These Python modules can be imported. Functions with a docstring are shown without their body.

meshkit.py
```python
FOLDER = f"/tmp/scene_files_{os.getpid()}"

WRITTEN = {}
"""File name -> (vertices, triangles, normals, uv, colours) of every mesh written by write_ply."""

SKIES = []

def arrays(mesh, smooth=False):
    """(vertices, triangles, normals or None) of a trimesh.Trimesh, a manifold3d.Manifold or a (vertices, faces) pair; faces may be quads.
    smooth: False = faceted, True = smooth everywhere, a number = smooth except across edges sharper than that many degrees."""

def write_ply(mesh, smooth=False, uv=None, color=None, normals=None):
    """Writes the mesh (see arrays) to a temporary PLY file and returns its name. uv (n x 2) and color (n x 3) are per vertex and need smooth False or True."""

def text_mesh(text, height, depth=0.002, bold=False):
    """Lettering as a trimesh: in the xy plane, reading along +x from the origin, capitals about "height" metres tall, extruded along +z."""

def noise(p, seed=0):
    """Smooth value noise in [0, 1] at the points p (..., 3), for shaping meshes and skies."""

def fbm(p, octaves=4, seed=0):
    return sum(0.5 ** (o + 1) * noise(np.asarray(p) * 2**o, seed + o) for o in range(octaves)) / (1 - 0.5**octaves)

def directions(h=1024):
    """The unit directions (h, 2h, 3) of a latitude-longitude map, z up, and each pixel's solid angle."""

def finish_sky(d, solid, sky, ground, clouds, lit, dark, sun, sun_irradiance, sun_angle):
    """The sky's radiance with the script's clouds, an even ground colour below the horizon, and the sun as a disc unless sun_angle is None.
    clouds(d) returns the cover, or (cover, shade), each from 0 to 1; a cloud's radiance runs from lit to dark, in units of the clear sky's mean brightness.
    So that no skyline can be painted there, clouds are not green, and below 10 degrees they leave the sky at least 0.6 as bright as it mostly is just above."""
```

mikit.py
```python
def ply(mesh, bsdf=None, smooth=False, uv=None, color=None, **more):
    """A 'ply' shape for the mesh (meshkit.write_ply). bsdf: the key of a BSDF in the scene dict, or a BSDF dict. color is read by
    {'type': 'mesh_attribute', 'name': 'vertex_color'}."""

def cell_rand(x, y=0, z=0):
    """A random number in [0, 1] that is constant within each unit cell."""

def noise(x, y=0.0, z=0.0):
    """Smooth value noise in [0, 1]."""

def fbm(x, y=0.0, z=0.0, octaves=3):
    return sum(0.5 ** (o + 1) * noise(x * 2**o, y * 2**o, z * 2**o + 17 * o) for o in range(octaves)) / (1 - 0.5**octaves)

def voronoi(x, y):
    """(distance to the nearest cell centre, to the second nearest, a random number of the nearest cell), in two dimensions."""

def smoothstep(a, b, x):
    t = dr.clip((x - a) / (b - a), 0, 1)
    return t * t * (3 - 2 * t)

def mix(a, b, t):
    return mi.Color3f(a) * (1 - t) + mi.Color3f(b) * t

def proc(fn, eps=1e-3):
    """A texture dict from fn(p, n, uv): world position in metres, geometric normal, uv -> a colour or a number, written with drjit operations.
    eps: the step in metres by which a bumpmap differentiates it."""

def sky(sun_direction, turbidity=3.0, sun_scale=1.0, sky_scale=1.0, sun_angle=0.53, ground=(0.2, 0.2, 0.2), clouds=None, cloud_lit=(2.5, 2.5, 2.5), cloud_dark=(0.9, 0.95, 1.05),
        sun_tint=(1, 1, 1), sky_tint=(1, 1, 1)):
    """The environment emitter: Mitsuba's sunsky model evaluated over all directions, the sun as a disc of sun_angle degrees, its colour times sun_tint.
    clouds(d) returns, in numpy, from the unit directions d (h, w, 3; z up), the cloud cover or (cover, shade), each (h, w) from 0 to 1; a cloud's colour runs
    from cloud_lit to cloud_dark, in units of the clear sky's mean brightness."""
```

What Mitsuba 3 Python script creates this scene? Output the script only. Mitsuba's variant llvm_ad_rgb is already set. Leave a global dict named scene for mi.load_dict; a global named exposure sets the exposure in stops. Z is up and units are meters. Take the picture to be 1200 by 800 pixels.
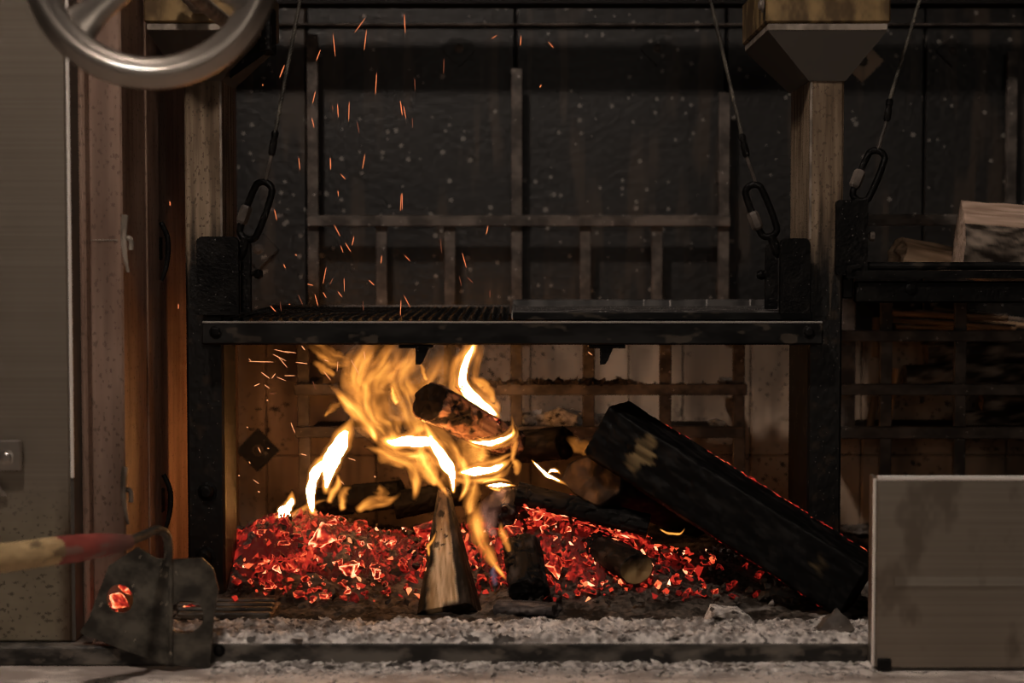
import math
import numpy as np
import trimesh
import drjit as dr
import mitsuba as mi
import manifold3d as m3
import mikit
import meshkit
from mikit import noise, fbm, smoothstep, mix, voronoi

T = mi.ScalarTransform4f
scene, labels = {}, {}

# ------------------------------------------------------------------ camera, lights, exposure
F = 1900.0                         # focal length in pixels of the 1200-wide frame
CAM_Z = 0.5672
PITCH = math.atan(85 / F)
FWD = np.array([0, math.cos(PITCH), -math.sin(PITCH)])
UP = np.array([0, math.sin(PITCH), math.cos(PITCH)])
EYE = np.array([0, 0, CAM_Z])
scene['camera'] = {'type': 'thinlens', 'fov': math.degrees(2 * math.atan(600 / F)), 'aperture_radius': 0.011, 'focus_distance': 2.84,
                   'near_clip': 0.05, 'far_clip': 60.0, 'to_world': T().look_at(EYE.tolist(), (EYE + FWD).tolist(), UP.tolist())}
exposure = 0.0
scene['room_glow'] = {'type': 'constant', 'radiance': {'type': 'rgb', 'value': [0.0165, 0.0135, 0.0115]}}
LAMP = np.array([-0.55, 0.95, 2.72])     # unseen ceiling lamp, left of the lens, placed to throw the rack bar shadows
LAMP_RADIANCE = np.array([215.0, 180.0, 155.0]) * 1.28


def at(px, py, Y):
    """The point at depth Y that stands where the photograph shows (px, py)."""
    d = FWD + (px - 600) / F * np.array([1.0, 0, 0]) + (400 - py) / F * UP
    return EYE + d * (Y / d[1])


def wx(px, Y, py=400): return float(at(px, py, Y)[0])
def wz(py, Y): return float(at(600, py, Y)[2])
def m_per_px(Y): return Y / F


UNSEEN_WINDOW_RADIANCE = [1.95, 1.66, 1.40]      # unseen window-shaped light behind the camera, lights the wall under the grill


# ------------------------------------------------------------------ mesh helpers
def cat(ms):
    return trimesh.util.concatenate([x for x in ms if x is not None])


def hull(pts):
    return trimesh.Trimesh(np.asarray(pts, float)).convex_hull


def bevel_box(x0, x1, y0, y1, z0, z1, b=0.002):
    b = min(b, abs(x1 - x0) * .45, abs(y1 - y0) * .45, abs(z1 - z0) * .45)
    p = []
    for x, sx in ((x0, 1), (x1, -1)):
        for y, sy in ((y0, 1), (y1, -1)):
            for z, sz in ((z0, 1), (z1, -1)):
                p += [(x, y + sy * b, z + sz * b), (x + sx * b, y, z + sz * b), (x + sx * b, y + sy * b, z)]
    return hull(p)


def pxbox(px0, px1, py0, py1, Y0, Y1, b=0.002, Yb=None):
    """Box whose front face at depth Y0 covers that rectangle of the photograph."""
    c = .5 * (py0 + py1)
    return bevel_box(wx(px0, Y0, c), wx(px1, Y0, c), Y0, Y1, wz(py1, Y0), wz(py0, Y0), b)


def spline(pts, n):
    pts = np.asarray(pts, float)
    if len(pts) == 2:
        return pts[0] + np.linspace(0, 1, n)[:, None] * (pts[1] - pts[0])
    from scipy.interpolate import PchipInterpolator
    t = np.concatenate([[0], np.cumsum(np.linalg.norm(np.diff(pts, axis=0), axis=1) + 1e-9)])
    return PchipInterpolator(t / t[-1], pts)(np.linspace(0, 1, n))


def tube(pts, r, sides=10, n=None, cap=True):
    p = np.asarray(pts, float) if n is None else spline(pts, n)
    r = np.broadcast_to(r, (len(p),)) if np.ndim(r) == 0 or len(np.atleast_1d(r)) == len(p) else np.interp(np.linspace(0, 1, len(p)), np.linspace(0, 1, len(r)), r)
    t = np.gradient(p, axis=0)
    t /= np.linalg.norm(t, axis=1, keepdims=True)
    a = np.cross(t[0], [0, 0, 1.0] if abs(t[0][2]) < .9 else [1.0, 0, 0])
    A = []
    for i in range(len(p)):
        a = a - t[i] * (a @ t[i]); a /= np.linalg.norm(a); A.append(a)
    A = np.array(A); B = np.cross(t, A)
    th = np.arange(sides) * 2 * np.pi / sides
    v = (p[:, None] + r[:, None, None] * (np.cos(th)[None, :, None] * A[:, None] + np.sin(th)[None, :, None] * B[:, None])).reshape(-1, 3)
    f = []
    for i in range(len(p) - 1):
        for j in range(sides):
            k = (j + 1) % sides
            f += [[i * sides + j, i * sides + k, (i + 1) * sides + k], [i * sides + j, (i + 1) * sides + k, (i + 1) * sides + j]]
    if cap:
        v = np.vstack([v, p[0], p[-1]]); c0, c1 = len(v) - 2, len(v) - 1
        for j in range(sides):
            k = (j + 1) % sides
            f += [[c0, k, j], [c1, (len(p) - 1) * sides + j, (len(p) - 1) * sides + k]]
    m = trimesh.Trimesh(v, np.array(f), process=False)
    if m.volume < 0: m.invert()
    return m


def lathe(profile, axis_from, axis_dir, sections=20):
    """profile: (radius, along) pairs turned about the axis."""
    m = trimesh.creation.revolve(np.asarray(profile, float), sections=sections)
    M = trimesh.geometry.align_vectors([0, 0, 1], axis_dir)
    m.apply_transform(M); m.apply_translation(axis_from)
    if m.volume < 0: m.invert()
    return m


def bolt_mesh(c, r, d=(0, -1, 0), h=None):
    h = h or r * .7
    return lathe([(0, -.3 * h), (r * 1.35, -.3 * h), (r * 1.35, .12 * h), (r, .2 * h), (r * .92, .7 * h), (r * .6, h), (0, h * 1.05)], c, d, 14)


def lumpy(m, amp, freq, seed=0, along=None):
    v = np.array(m.vertices)
    n = np.array(m.vertex_normals)
    m.vertices = v + n * ((meshkit.fbm(v * freq, 4, seed) - .5) * 2 * amp)[:, None]
    return m


def numbered(key):
    if key not in scene and key not in labels: return key
    i = 1
    while f'{key}_{i:03d}' in scene or f'{key}_{i:03d}' in labels: i += 1
    return f'{key}_{i:03d}'


def thing(name, label, category, group=None):
    k = numbered(name)
    labels[k] = {'label': label, 'category': category}
    if group: labels[k]['group'] = group
    return k


def part(parent, name, mesh, bsdf, smooth=30, label=None, kind=None, **more):
    k = numbered(f'{parent}__{name}')
    scene[k] = mikit.ply(mesh, bsdf, smooth=smooth, **more)
    if label or kind:
        labels[k] = {a: b for a, b in (('label', label), ('kind', kind)) if b}
    return k


def single(name, mesh, bsdf, label, category, group=None, smooth=30, kind=None, **more):
    k = thing(name, label, category, group)
    scene[k] = mikit.ply(mesh, bsdf, smooth=smooth, **more)
    if kind: labels[k]['kind'] = kind
    return k


def struct(name, mesh, bsdf, label, smooth=False, **more):
    k = numbered(name)
    labels[k] = {'label': label, 'category': 'structure', 'kind': 'structure'}
    if mesh is not None: scene[k] = mikit.ply(mesh, bsdf, smooth=smooth, **more)
    return k


# ------------------------------------------------------------------ materials
def P(color, rough=.6, metallic=0., spec=.5, **kw):
    c = {'type': 'rgb', 'value': list(color)} if not isinstance(color, dict) else color
    return {'type': 'principled', 'base_color': c, 'roughness': rough, 'metallic': metallic, 'specular': spec, **kw}


def bump(b, fn, scale, eps=.0006):
    return {'type': 'bumpmap', 'arbitrary': mikit.proc(fn, eps=eps), 'scale': scale, 'bsdf': b}


def two(b): return {'type': 'twosided', 'bsdf': b}


def flecks(p, s, t, seed=0.):
    a, b, r = voronoi(p.x * s + seed, p.z * s + 3.1 * p.y * s)
    return dr.select((r > t) & (a < .30 * (r - t) / (1 - t) + .06), 1.0, 0.0)


def f_plate(p, n, uv):
    d = fbm(p.x * 4, p.y * 4, p.z * 3, 4)
    streak = fbm(p.x * 26, p.y * 10, p.z * 3, 3)
    g = fbm(p.x * 90, p.y * 50, p.z * 90, 2)
    c = mix([.0018, .0017, .0015], [.0125, .0110, .0097], smoothstep(.25, .8, d * .6 + g * .4))
    c = mix(c, [.050, .034, .022], .6 * smoothstep(.56, .75, streak))
    return mix(c, [.30, .28, .25], flecks(p, 66., .925) * .5)


def f_refractory(p, n, uv):
    d = fbm(p.x * 7 + 5, p.y * 5, p.z * 5, 4)
    pits = smoothstep(.60, .74, fbm(p.x * 120, p.y * 120, p.z * 90, 3)) * smoothstep(.35, .6, fbm(p.x * 9, 3., p.z * 9, 2))
    streak = smoothstep(.45, .7, fbm(p.x * 22, 7., p.z * 2, 3))
    c = mix([.20, .145, .105], [.50, .38, .28], smoothstep(.3, .72, d))
    c = mix(c, [.10, .075, .058], .6 * streak)
    c = mix(c, [.030, .024, .02], .85 * pits)
    return c


def f_rust(p, n, uv):
    d = fbm(p.x * 14, p.y * 12, p.z * 4, 4)
    st = fbm(p.x * 90, p.y * 80, p.z * 5, 3)
    sp = smoothstep(.62, .76, fbm(p.x * 260, p.y * 260, p.z * 120, 2))
    c = mix([.16, .092, .064], [.34, .235, .18], smoothstep(.2, .85, .65 * d + .35 * st))
    c = mix(c, [.07, .04, .028], .5 * sp)
    return mix(c, [.07, .04, .028], .45 * smoothstep(.50, .75, fbm(p.x * 30 + 9, p.y * 16, p.z * 1.6, 3)))


def f_post(p, n, uv):
    """Bare steel above, coked black with soot where the fire has reached it."""
    st = fbm(p.x * 120, p.y * 120, p.z * 6, 3)
    d = fbm(p.x * 20, p.y * 20, p.z * 9, 3)
    c = mix([.095, .062, .036], [.29, .215, .145], smoothstep(.3, .72, .55 * st + .45 * d))
    c = mix(c, [.06, .038, .022], .6 * smoothstep(.64, .76, fbm(p.x * 300, p.y * 300, p.z * 150, 2)))
    soot = 1 - smoothstep(.53, .69, p.z + .14 * (st - .5) + .10 * (d - .5))
    sc = mix([.0028, .0024, .002], [.02, .0125, .007], smoothstep(.55, .8, fbm(p.x * 60, p.y * 60, p.z * 45, 3)))
    sc = mix(sc, [.14, .125, .11], flecks(p, 260., .96) * .5)
    return mix(c, sc, soot)


def f_brushed(p, n, uv):
    l = fbm(p.x * 2.5, p.y * 3, p.z * 260, 2)
    d = fbm(p.x * 6, 2., p.z * 6, 3)
    grime = smoothstep(.56, .72, fbm(p.x * 20 + 3, p.y * 9, p.z * 10, 4))
    c = mix([.225, .192, .153], [.34, .30, .248], .6 * l + .4 * d)
    return mix(c, [.13, .10, .075], .6 * grime)


def f_panel(p, n, uv):
    l = fbm(p.x * 2.5, p.y * 3, p.z * 260, 2)
    d = fbm(p.x * 6, 2., p.z * 4, 3)
    c = mix([.195, .160, .122], [.31, .27, .222], .55 * l + .45 * d)
    low = 1 - smoothstep(.16, .25, p.z + .05 * (fbm(p.x * 14, 0., p.z * 12, 3) - .5))
    c = mix(c, mix([.20, .17, .115], [.34, .30, .22], fbm(p.x * 18, 3., p.z * 14, 4)), .85 * low)
    spots = .7 * smoothstep(.68, .76, fbm(p.x * 170, 1., p.z * 170, 2))
    c = mix(c, [.06, .045, .03], spots * low)
    edge = smoothstep(-.695, -.672, p.x + .014 * (fbm(p.x * 60, 0., p.z * 40, 3) - .5) + .006) * low
    return mix(c, [.075, .045, .028], .85 * edge)


def f_black(p, n, uv):
    d = fbm(p.x * 30, p.y * 30, p.z * 30, 4)
    c = mix([.0022, .002, .0018], [.010, .0092, .0084], smoothstep(.4, .78, d))
    return mix(c, [.16, .15, .14], flecks(p, 240., .955) * .5)


def f_bar(p, n, uv):
    d = fbm(p.x * 12, p.y * 30, p.z * 30, 4)
    c = mix([.0025, .0024, .0023], [.015, .0145, .0137], smoothstep(.38, .72, d))
    return mix(c, [.075, .06, .045], .6 * smoothstep(.62, .7, fbm(p.x * 26 + 4, p.y * 26, p.z * 40, 3)))


def f_griddle(p, n, uv):
    d = fbm(p.x * 40, p.y * 40, p.z * 30, 3)
    c = mix([.022, .020, .019], [.085, .078, .073], smoothstep(.35, .75, d))
    a, b, r = voronoi(p.x * 170, p.y * 170)
    return mix(c, [.5, .48, .45], dr.select((r > .87) & (a < .25), .8, 0.))


def f_rackbar(p, n, uv):
    d = fbm(p.x * 30, p.y * 30, p.z * 30, 4)
    c = mix([.042, .034, .028], [.135, .112, .094], smoothstep(.3, .75, d))
    return mix(c, [.4, .37, .34], flecks(p, 130., .95) * .6)


def f_ash(p, n, uv):
    d = fbm(p.x * 120, p.y * 120, p.z * 120, 3)
    e = fbm(p.x * 18, p.y * 18, 0., 3)
    c = mix([.27, .24, .22], [.86, .81, .76], smoothstep(.3, .7, d * .7 + e * .3))
    return mix(c, [.05, .042, .037], .9 * smoothstep(.60, .68, fbm(p.x * 85 + 7, p.y * 85, p.z * 85, 3)))


def f_counter(p, n, uv):
    d = fbm(p.x * 16, p.y * 30, 0., 4)
    g = fbm(p.x * 150, p.y * 150, 0., 2)
    c = mix([.32, .27, .24], [.66, .59, .535], smoothstep(.3, .7, d))
    c = mix(c, [.62, .58, .54], .7 * smoothstep(2.375, 2.44, p.y + .05 * (g - .5)) * smoothstep(-.48, -.4, p.x))
    return mix(c, [.07, .058, .05], .85 * smoothstep(.66, .74, g * .6 + d * .4))


def f_bed(p, n, uv):
    d = fbm(p.x * 30, p.y * 30, p.z * 30, 4)
    g = fbm(p.x * 160, p.y * 160, p.z * 120, 2)
    c = mix([.022, .017, .013], [.13, .108, .09], smoothstep(.36, .74, .6 * d + .4 * g))
    pale = smoothstep(.55, .72, fbm(p.x * 13 + 4, p.y * 13, 0., 3)) * smoothstep(.2, .34, p.x)
    return mix(c, [.36, .33, .30], .55 * pale)


def f_sill(p, n, uv):
    d = fbm(p.x * 22, p.y * 22, p.z * 40, 4)
    c = mix([.016, .014, .012], [.15, .132, .112], smoothstep(.36, .76, d))
    return mix(c, [.20, .165, .13], .35 * smoothstep(.60, .78, fbm(p.x * 50, 0., p.z * 60, 3)))


def f_hoe(p, n, uv):
    d = fbm(p.x * 36, p.y * 36, p.z * 36, 4)
    c = mix([.024, .022, .0175], [.125, .114, .090], smoothstep(.30, .80, d))
    return mix(c, [.32, .28, .22], flecks(p, 120., .93) * .6)


def f_handle(p, n, uv):
    d = fbm(p.x * 14, p.y * 80, p.z * 100, 3)
    s = smoothstep(.56, .66, fbm(p.x * 40, p.y * 40, p.z * 60, 3))
    return mix(mix([.34, .22, .10], [.60, .45, .24], d), [.09, .06, .035], .7 * s)


def f_redgrip(p, n, uv):
    d = fbm(p.x * 50, p.y * 50, p.z * 60, 3)
    w = smoothstep(.55, .7, fbm(p.x * 30 + 5, p.y * 50, p.z * 60, 3))
    c = mix(mix([.20, .035, .028], [.34, .075, .06], d), [.22, .15, .12], .7 * w)
    soot = smoothstep(-.585, -.545, p.x)
    return mix(c, [.09, .065, .058], .75 * soot)


def f_brass(p, n, uv):
    d = fbm(p.x * 40, p.y * 40, p.z * 18, 4)
    return mix([.09, .055, .024], [.29, .195, .085], smoothstep(.32, .7, d))


def f_grime_steel(p, n, uv):
    d = fbm(p.x * 50, p.y * 50, p.z * 30, 3)
    return mix([.15, .125, .10], [.34, .29, .24], smoothstep(.3, .75, d))


B = scene
B['plate_steel'] = two(bump(P(mikit.proc(f_plate), .5, .0, .5), lambda p, n, uv: fbm(p.x * 90, p.y * 90, p.z * 90, 2), .0010))
B['refractory'] = two(bump(P(mikit.proc(f_refractory), .9, 0, .2), lambda p, n, uv: fbm(p.x * 90, p.y * 90, p.z * 90, 3), .004))
B['rusty_steel'] = two(P(mikit.proc(f_rust), .55, .0, .4))
B['post_steel'] = two(bump(P(mikit.proc(f_post), .5, .0, .3), lambda p, n, uv: fbm(p.x * 140, p.y * 140, p.z * 90, 2), .0012))
B['brushed_steel'] = two(P(mikit.proc(f_brushed), .42, .75, .5))
B['panel_steel'] = two(P(mikit.proc(f_panel), .45, .65, .5))
B['edge_steel'] = two(P([.62, .58, .53], .28, 1., .5))
B['black_iron'] = two(bump(P(mikit.proc(f_black), .5, .0, .12), lambda p, n, uv: fbm(p.x * 220, p.y * 220, p.z * 220, 2), .0016))
B['plain_black'] = two(P([.008, .0072, .0066], .6, 0, .15))
B['highlight_edge'] = two(P([.9, .85, .79], .35, .2, .5))  # pale colour standing for the highlight on steel edges
B['highlight_iron'] = two(P([.30, .28, .26], .35, .2, .5))  # paler iron colour standing for the highlight on the grill bar
B['griddle_iron'] = two(P(mikit.proc(f_griddle), .38, 0, .6))
B['bar_iron'] = two(P(mikit.proc(f_bar), .5, .0, .15))
B['rack_iron'] = two(P(mikit.proc(f_rackbar), .6, 0, .4))
B['ash'] = two(P(mikit.proc(f_ash), .95, 0, .1))
B['counter_stone'] = two(P(mikit.proc(f_counter), .8, 0, .2))
B['fire_bed'] = two(P(mikit.proc(f_bed), .95, 0, .1))
B['sill_iron'] = two(P(mikit.proc(f_sill), .6, 0, .4))
B['hoe_iron'] = two(P(mikit.proc(f_hoe), .5, .1, .5))
B['hoe_wood'] = two(P(mikit.proc(f_handle), .6))
B['hoe_red'] = two(P(mikit.proc(f_redgrip), .55))
B['brass_steel'] = two(P(mikit.proc(f_brass), .4, .3, .5))
B['wheel_steel'] = two(P([.44, .395, .35], .3, .92))
B['grime_steel'] = two(P(mikit.proc(f_grime_steel), .5, .2, .5))
B['vc_wood'] = two(P({'type': 'mesh_attribute', 'name': 'vertex_color'}, .75, 0, .15))
B['vc_char'] = two(P({'type': 'mesh_attribute', 'name': 'vertex_color'}, .55, 0, .10))
B['coal_crust'] = two(P([.022, .016, .014], .8, 0, .3))
B['shaded_steel'] = two(P([.075, .066, .056], .5, .2, .5))  # darker steel colour standing for shade on the tapers and return face
B['white_paint'] = two(P([.7, .68, .65], .6))


def f_soot_veil(p, n, uv):
    """A flame is a thin luminous veil; its soot hides a little of what burns behind it, most in the core."""
    c = dr.cos(uv.x * (2 * math.pi))
    return .34 * (1 - c * c) * dr.clip(4 * uv.y * (1 - uv.y), 0, 1)


B['flame_gas'] = {'type': 'mask', 'opacity': mikit.proc(f_soot_veil), 'bsdf': {'type': 'diffuse', 'reflectance': {'type': 'rgb', 'value': [.01, .008, .006]}}}


def glow(weight):
    # a mesh attribute cannot be evaluated at light-sampled points, so such glows are found by the scattered rays alone
    return {'type': 'area', 'radiance': {'type': 'mesh_attribute', 'name': 'vertex_color'}, 'sampling_weight': 1e-4}


# ------------------------------------------------------------------ the setting
Y_WALL, Y_SILL = 3.60, 2.45
X_LEFT = wx(145, 2.54)                      # the inner face of the hearth's left side wall
X_RIGHT = 2.2
wb = struct('wall_back', bevel_box(X_LEFT - .05, X_RIGHT, Y_WALL + .012, Y_WALL + .12, -.05, 2.2, .001), 'plain_black', 'sooty back wall of the hearth behind the grills')


def wall_piece(px0, px1, py0, py1, bsdf, proud, gap=.5, seed=0):
    x0, x1 = wx(px0 + gap, Y_WALL), wx(px1 - gap, Y_WALL)
    z1, z0 = wz(py0 + gap, Y_WALL), wz(py1 - gap, Y_WALL)
    part(wb, 'panel', bevel_box(x0, x1, Y_WALL - proud, Y_WALL + .0115, z0, z1, .003), bsdf, smooth=False)


PX_L, PX_R = 260, 1760
xs_up = [PX_L, 361, 604, 849, 1080, 1330, PX_R]
for i in range(len(xs_up) - 1):
    wall_piece(xs_up[i], xs_up[i + 1], -560, 30, 'plate_steel', .006, 1.0)
    wall_piece(xs_up[i], xs_up[i + 1], 30, 396, 'plate_steel', .0015 + .001 * (i % 2), 1.0)
xs_lo = [PX_L, 312, 440, 548, 622, 737, 800, 880, 928, 1010, 1180, 1400, PX_R]
for i in range(len(xs_lo) - 1):
    pr = [.004, .010, .002, .008, .004, .010, .003, .011, .004, .008, .004, .006][i]
    wall_piece(xs_lo[i], xs_lo[i + 1], 396, 533, 'refractory', pr)
    wall_piece(xs_lo[i], xs_lo[i + 1], 533, 640, 'refractory', pr - .002)
# raised ledge that runs along the back wall near the frame's top
part(wb, 'ledge', bevel_box(wx(PX_L, Y_WALL), X_RIGHT, Y_WALL - .016, Y_WALL + .01, wz(31, Y_WALL), wz(28.5, Y_WALL), .002), 'rack_iron', smooth=False)
for (px, py, s) in ((538, 57, 21), (770, 57, 20), (303, 292, 23), (303, 527, 25), (1010, 72, 24), (1115, 60, 18)):
    c = at(px, py, Y_WALL - .004)
    r = s * m_per_px(Y_WALL)
    pl = trimesh.creation.box((r * 1.45, .008, r * 1.45))
    pl.apply_transform(trimesh.transformations.rotation_matrix(math.radians(45), [0, 1, 0])); pl.apply_translation(c + [0, -.004, 0])
    k = part(wb, 'anchor_plate', pl, 'plate_steel' if px != 1010 else 'refractory', smooth=False, label='diamond-shaped anchor plate')
    part(k, 'bolt', bolt_mesh(c + [0, -.008, 0], r * .2), 'rack_iron')

# side wall of the hearth, left: sheet of rusted steel with an upright rib
wl = struct('wall_left', bevel_box(X_LEFT - .03, X_LEFT, 2.56, Y_WALL + .01, -.05, 2.2, .001), 'rusty_steel', 'rusted steel left side wall of the hearth, lit orange by the fire')
part(wl, 'rib', bevel_box(X_LEFT - .001, X_LEFT + .003, 2.70, 2.79, -.04, 2.2, .002), 'rusty_steel', smooth=False, label='upright steel rib')
wr = struct('added_wall_right', bevel_box(X_RIGHT, X_RIGHT + .05, 2.4, Y_WALL + .1, -.05, 2.2, .001), 'plain_black', 'added unseen right side wall that blocks stray light')  # added out of view to stop light leaking in from the right
# unseen hood that closes off light from above, and the cross beam
hd = struct('ceiling', bevel_box(X_LEFT - .3, X_RIGHT + .05, 2.34, Y_WALL + .1, 2.2, 2.26, .002), 'plain_black', 'unseen dark hood over the hearth, closing off light from above')
struct('trim_1', cat([bevel_box(X_LEFT, X_RIGHT, 3.36, 3.385, wz(4.5, 3.36), wz(4.5, 3.36) + .085, .002), bevel_box(X_LEFT, X_RIGHT, 3.36, 3.42, wz(4.5, 3.36), wz(4.5, 3.36) + .006, .001)]), 'plain_black',
       'black angle-iron cross beam at the top of the hearth')
# ground: the hearth floor with its mound of ash, the sill and the counter
MOUNDS = [(-.365, 2.99, .165, .17, .098), (-.10, 3.00, .13, .15, .062), (.055, 2.97, .105, .15, .118), (.17, 2.93, .09, .14, .085), (.36, 2.92, .15, .15, .040), (-.46, 2.90, .10, .10, .045), (.62, 3.15, .2, .2, .05)]


def bed_h(x, y):
    h = np.zeros(np.broadcast(x, y).shape)
    for cx, cy, rx, ry, a in MOUNDS:
        h = h + a * np.exp(-((x - cx) / rx) ** 2 - ((y - cy) / ry) ** 2)
    return np.minimum(h, .135) * np.clip((y - 2.60) / .16, 0, 1)


def grid_mesh(x0, x1, y0, y1, nx, ny, fn, depth=.03):
    X, Yv = np.meshgrid(np.linspace(x0, x1, nx), np.linspace(y0, y1, ny))
    Z = fn(X, Yv)
    v = np.stack([X, Yv, Z], -1).reshape(-1, 3)
    i, j = np.meshgrid(np.arange(ny - 1), np.arange(nx - 1), indexing='ij')
    a = (i * nx + j).ravel(); b = a + 1; c = a + nx; d = c + 1
    return trimesh.Trimesh(v, np.vstack([np.stack([a, b, d], 1), np.stack([a, d, c], 1)]), process=False)


def bed_fn(X, Yv):
    p = np.stack([X, Yv, X * 0], -1)
    return bed_h(X, Yv) - .003 + .016 * (meshkit.fbm(p * 24, 4, 3) - .5) + .010 * (meshkit.fbm(p * 90, 2, 5) - .5)


struct('floor', bevel_box(X_LEFT - .05, X_RIGHT, 2.5, Y_WALL + .02, -.09, -.03, .002), 'plain_black', 'hearth floor under the ash')
single('ash_bed', grid_mesh(X_LEFT, 1.15, 2.545, Y_WALL - .012, 560, 320, bed_fn), 'fire_bed', 'bed of grey-brown ash that the embers and logs lie on', 'ash bed', smooth=True, kind='stuff')
SILL_X0, SILL_X1 = wx(96, 2.45), wx(1400, 2.45)
sill = struct('trim_2', cat([bevel_box(SILL_X0, SILL_X1, Y_SILL, Y_SILL + .008, -.052, -.004, .002), bevel_box(SILL_X0, SILL_X1, Y_SILL, Y_SILL + .10, -.012, -.005, .002)]), 'sill_iron', 'iron angle sill along the front of the fire bed')
part(sill, 'bolt', bolt_mesh(at(257, 762, Y_SILL), .007), 'black_iron')


def sill_ash_fn(X, Yv):
    p = np.stack([X, Yv, X * 0], -1)
    edge = np.clip((Yv - Y_SILL - .003) / .012, 0, 1)
    return -.0045 + edge * (.003 + .016 * np.clip(meshkit.fbm(p * 40, 3, 8) - .28, 0, 1) + .008 * meshkit.noise(p * 160, 4)) * np.clip((2.60 - Yv) / .03, .25, 1)


single('sill_ash', grid_mesh(SILL_X0 + .01, SILL_X1 - .02, Y_SILL + .002, 2.60, 1100, 60, sill_ash_fn), 'ash', 'white wood ash lying along the iron sill', 'ash', smooth=True, kind='stuff')
Z_CTR = wz(778, Y_SILL)
struct('ground', bevel_box(-3.0, 3.0, .4, Y_SILL + .02, Z_CTR - .06, Z_CTR, .004), 'counter_stone', 'pale stone counter in front of the hearth, dusted with ash')
rng = np.random.default_rng(11)
fl = []
for i in range(1500):
    x = rng.uniform(wx(250, 2.43), wx(1040, 2.43)); t = rng.random() ** 2.2
    y = Y_SILL - .004 - t * .085
    r = rng.uniform(.0012, .0035) * (1.5 - t)
    pts = rng.normal(size=(7, 3)) * [r * 1.3, r * 1.3, r * .55]
    m = hull(pts); m.apply_translation([x, y, Z_CTR + r * .4]); fl.append(m)
for i in range(1100):
    x = rng.uniform(wx(240, 2.5), wx(1150, 2.5)); y = Y_SILL + rng.uniform(.006, .12)
    r = rng.uniform(.0010, .0034)
    m = hull(rng.normal(size=(7, 3)) * [r * 1.3, r * 1.3, r * .6])
    m.apply_translation([x, y, float(sill_ash_fn(np.array([x]), np.array([y]))[0]) + r * .45]); fl.append(m)
single('ash_flakes', cat(fl), 'ash', 'loose flakes of white ash scattered over the sill and counter', 'ash flakes', smooth=False, kind='stuff')

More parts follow.
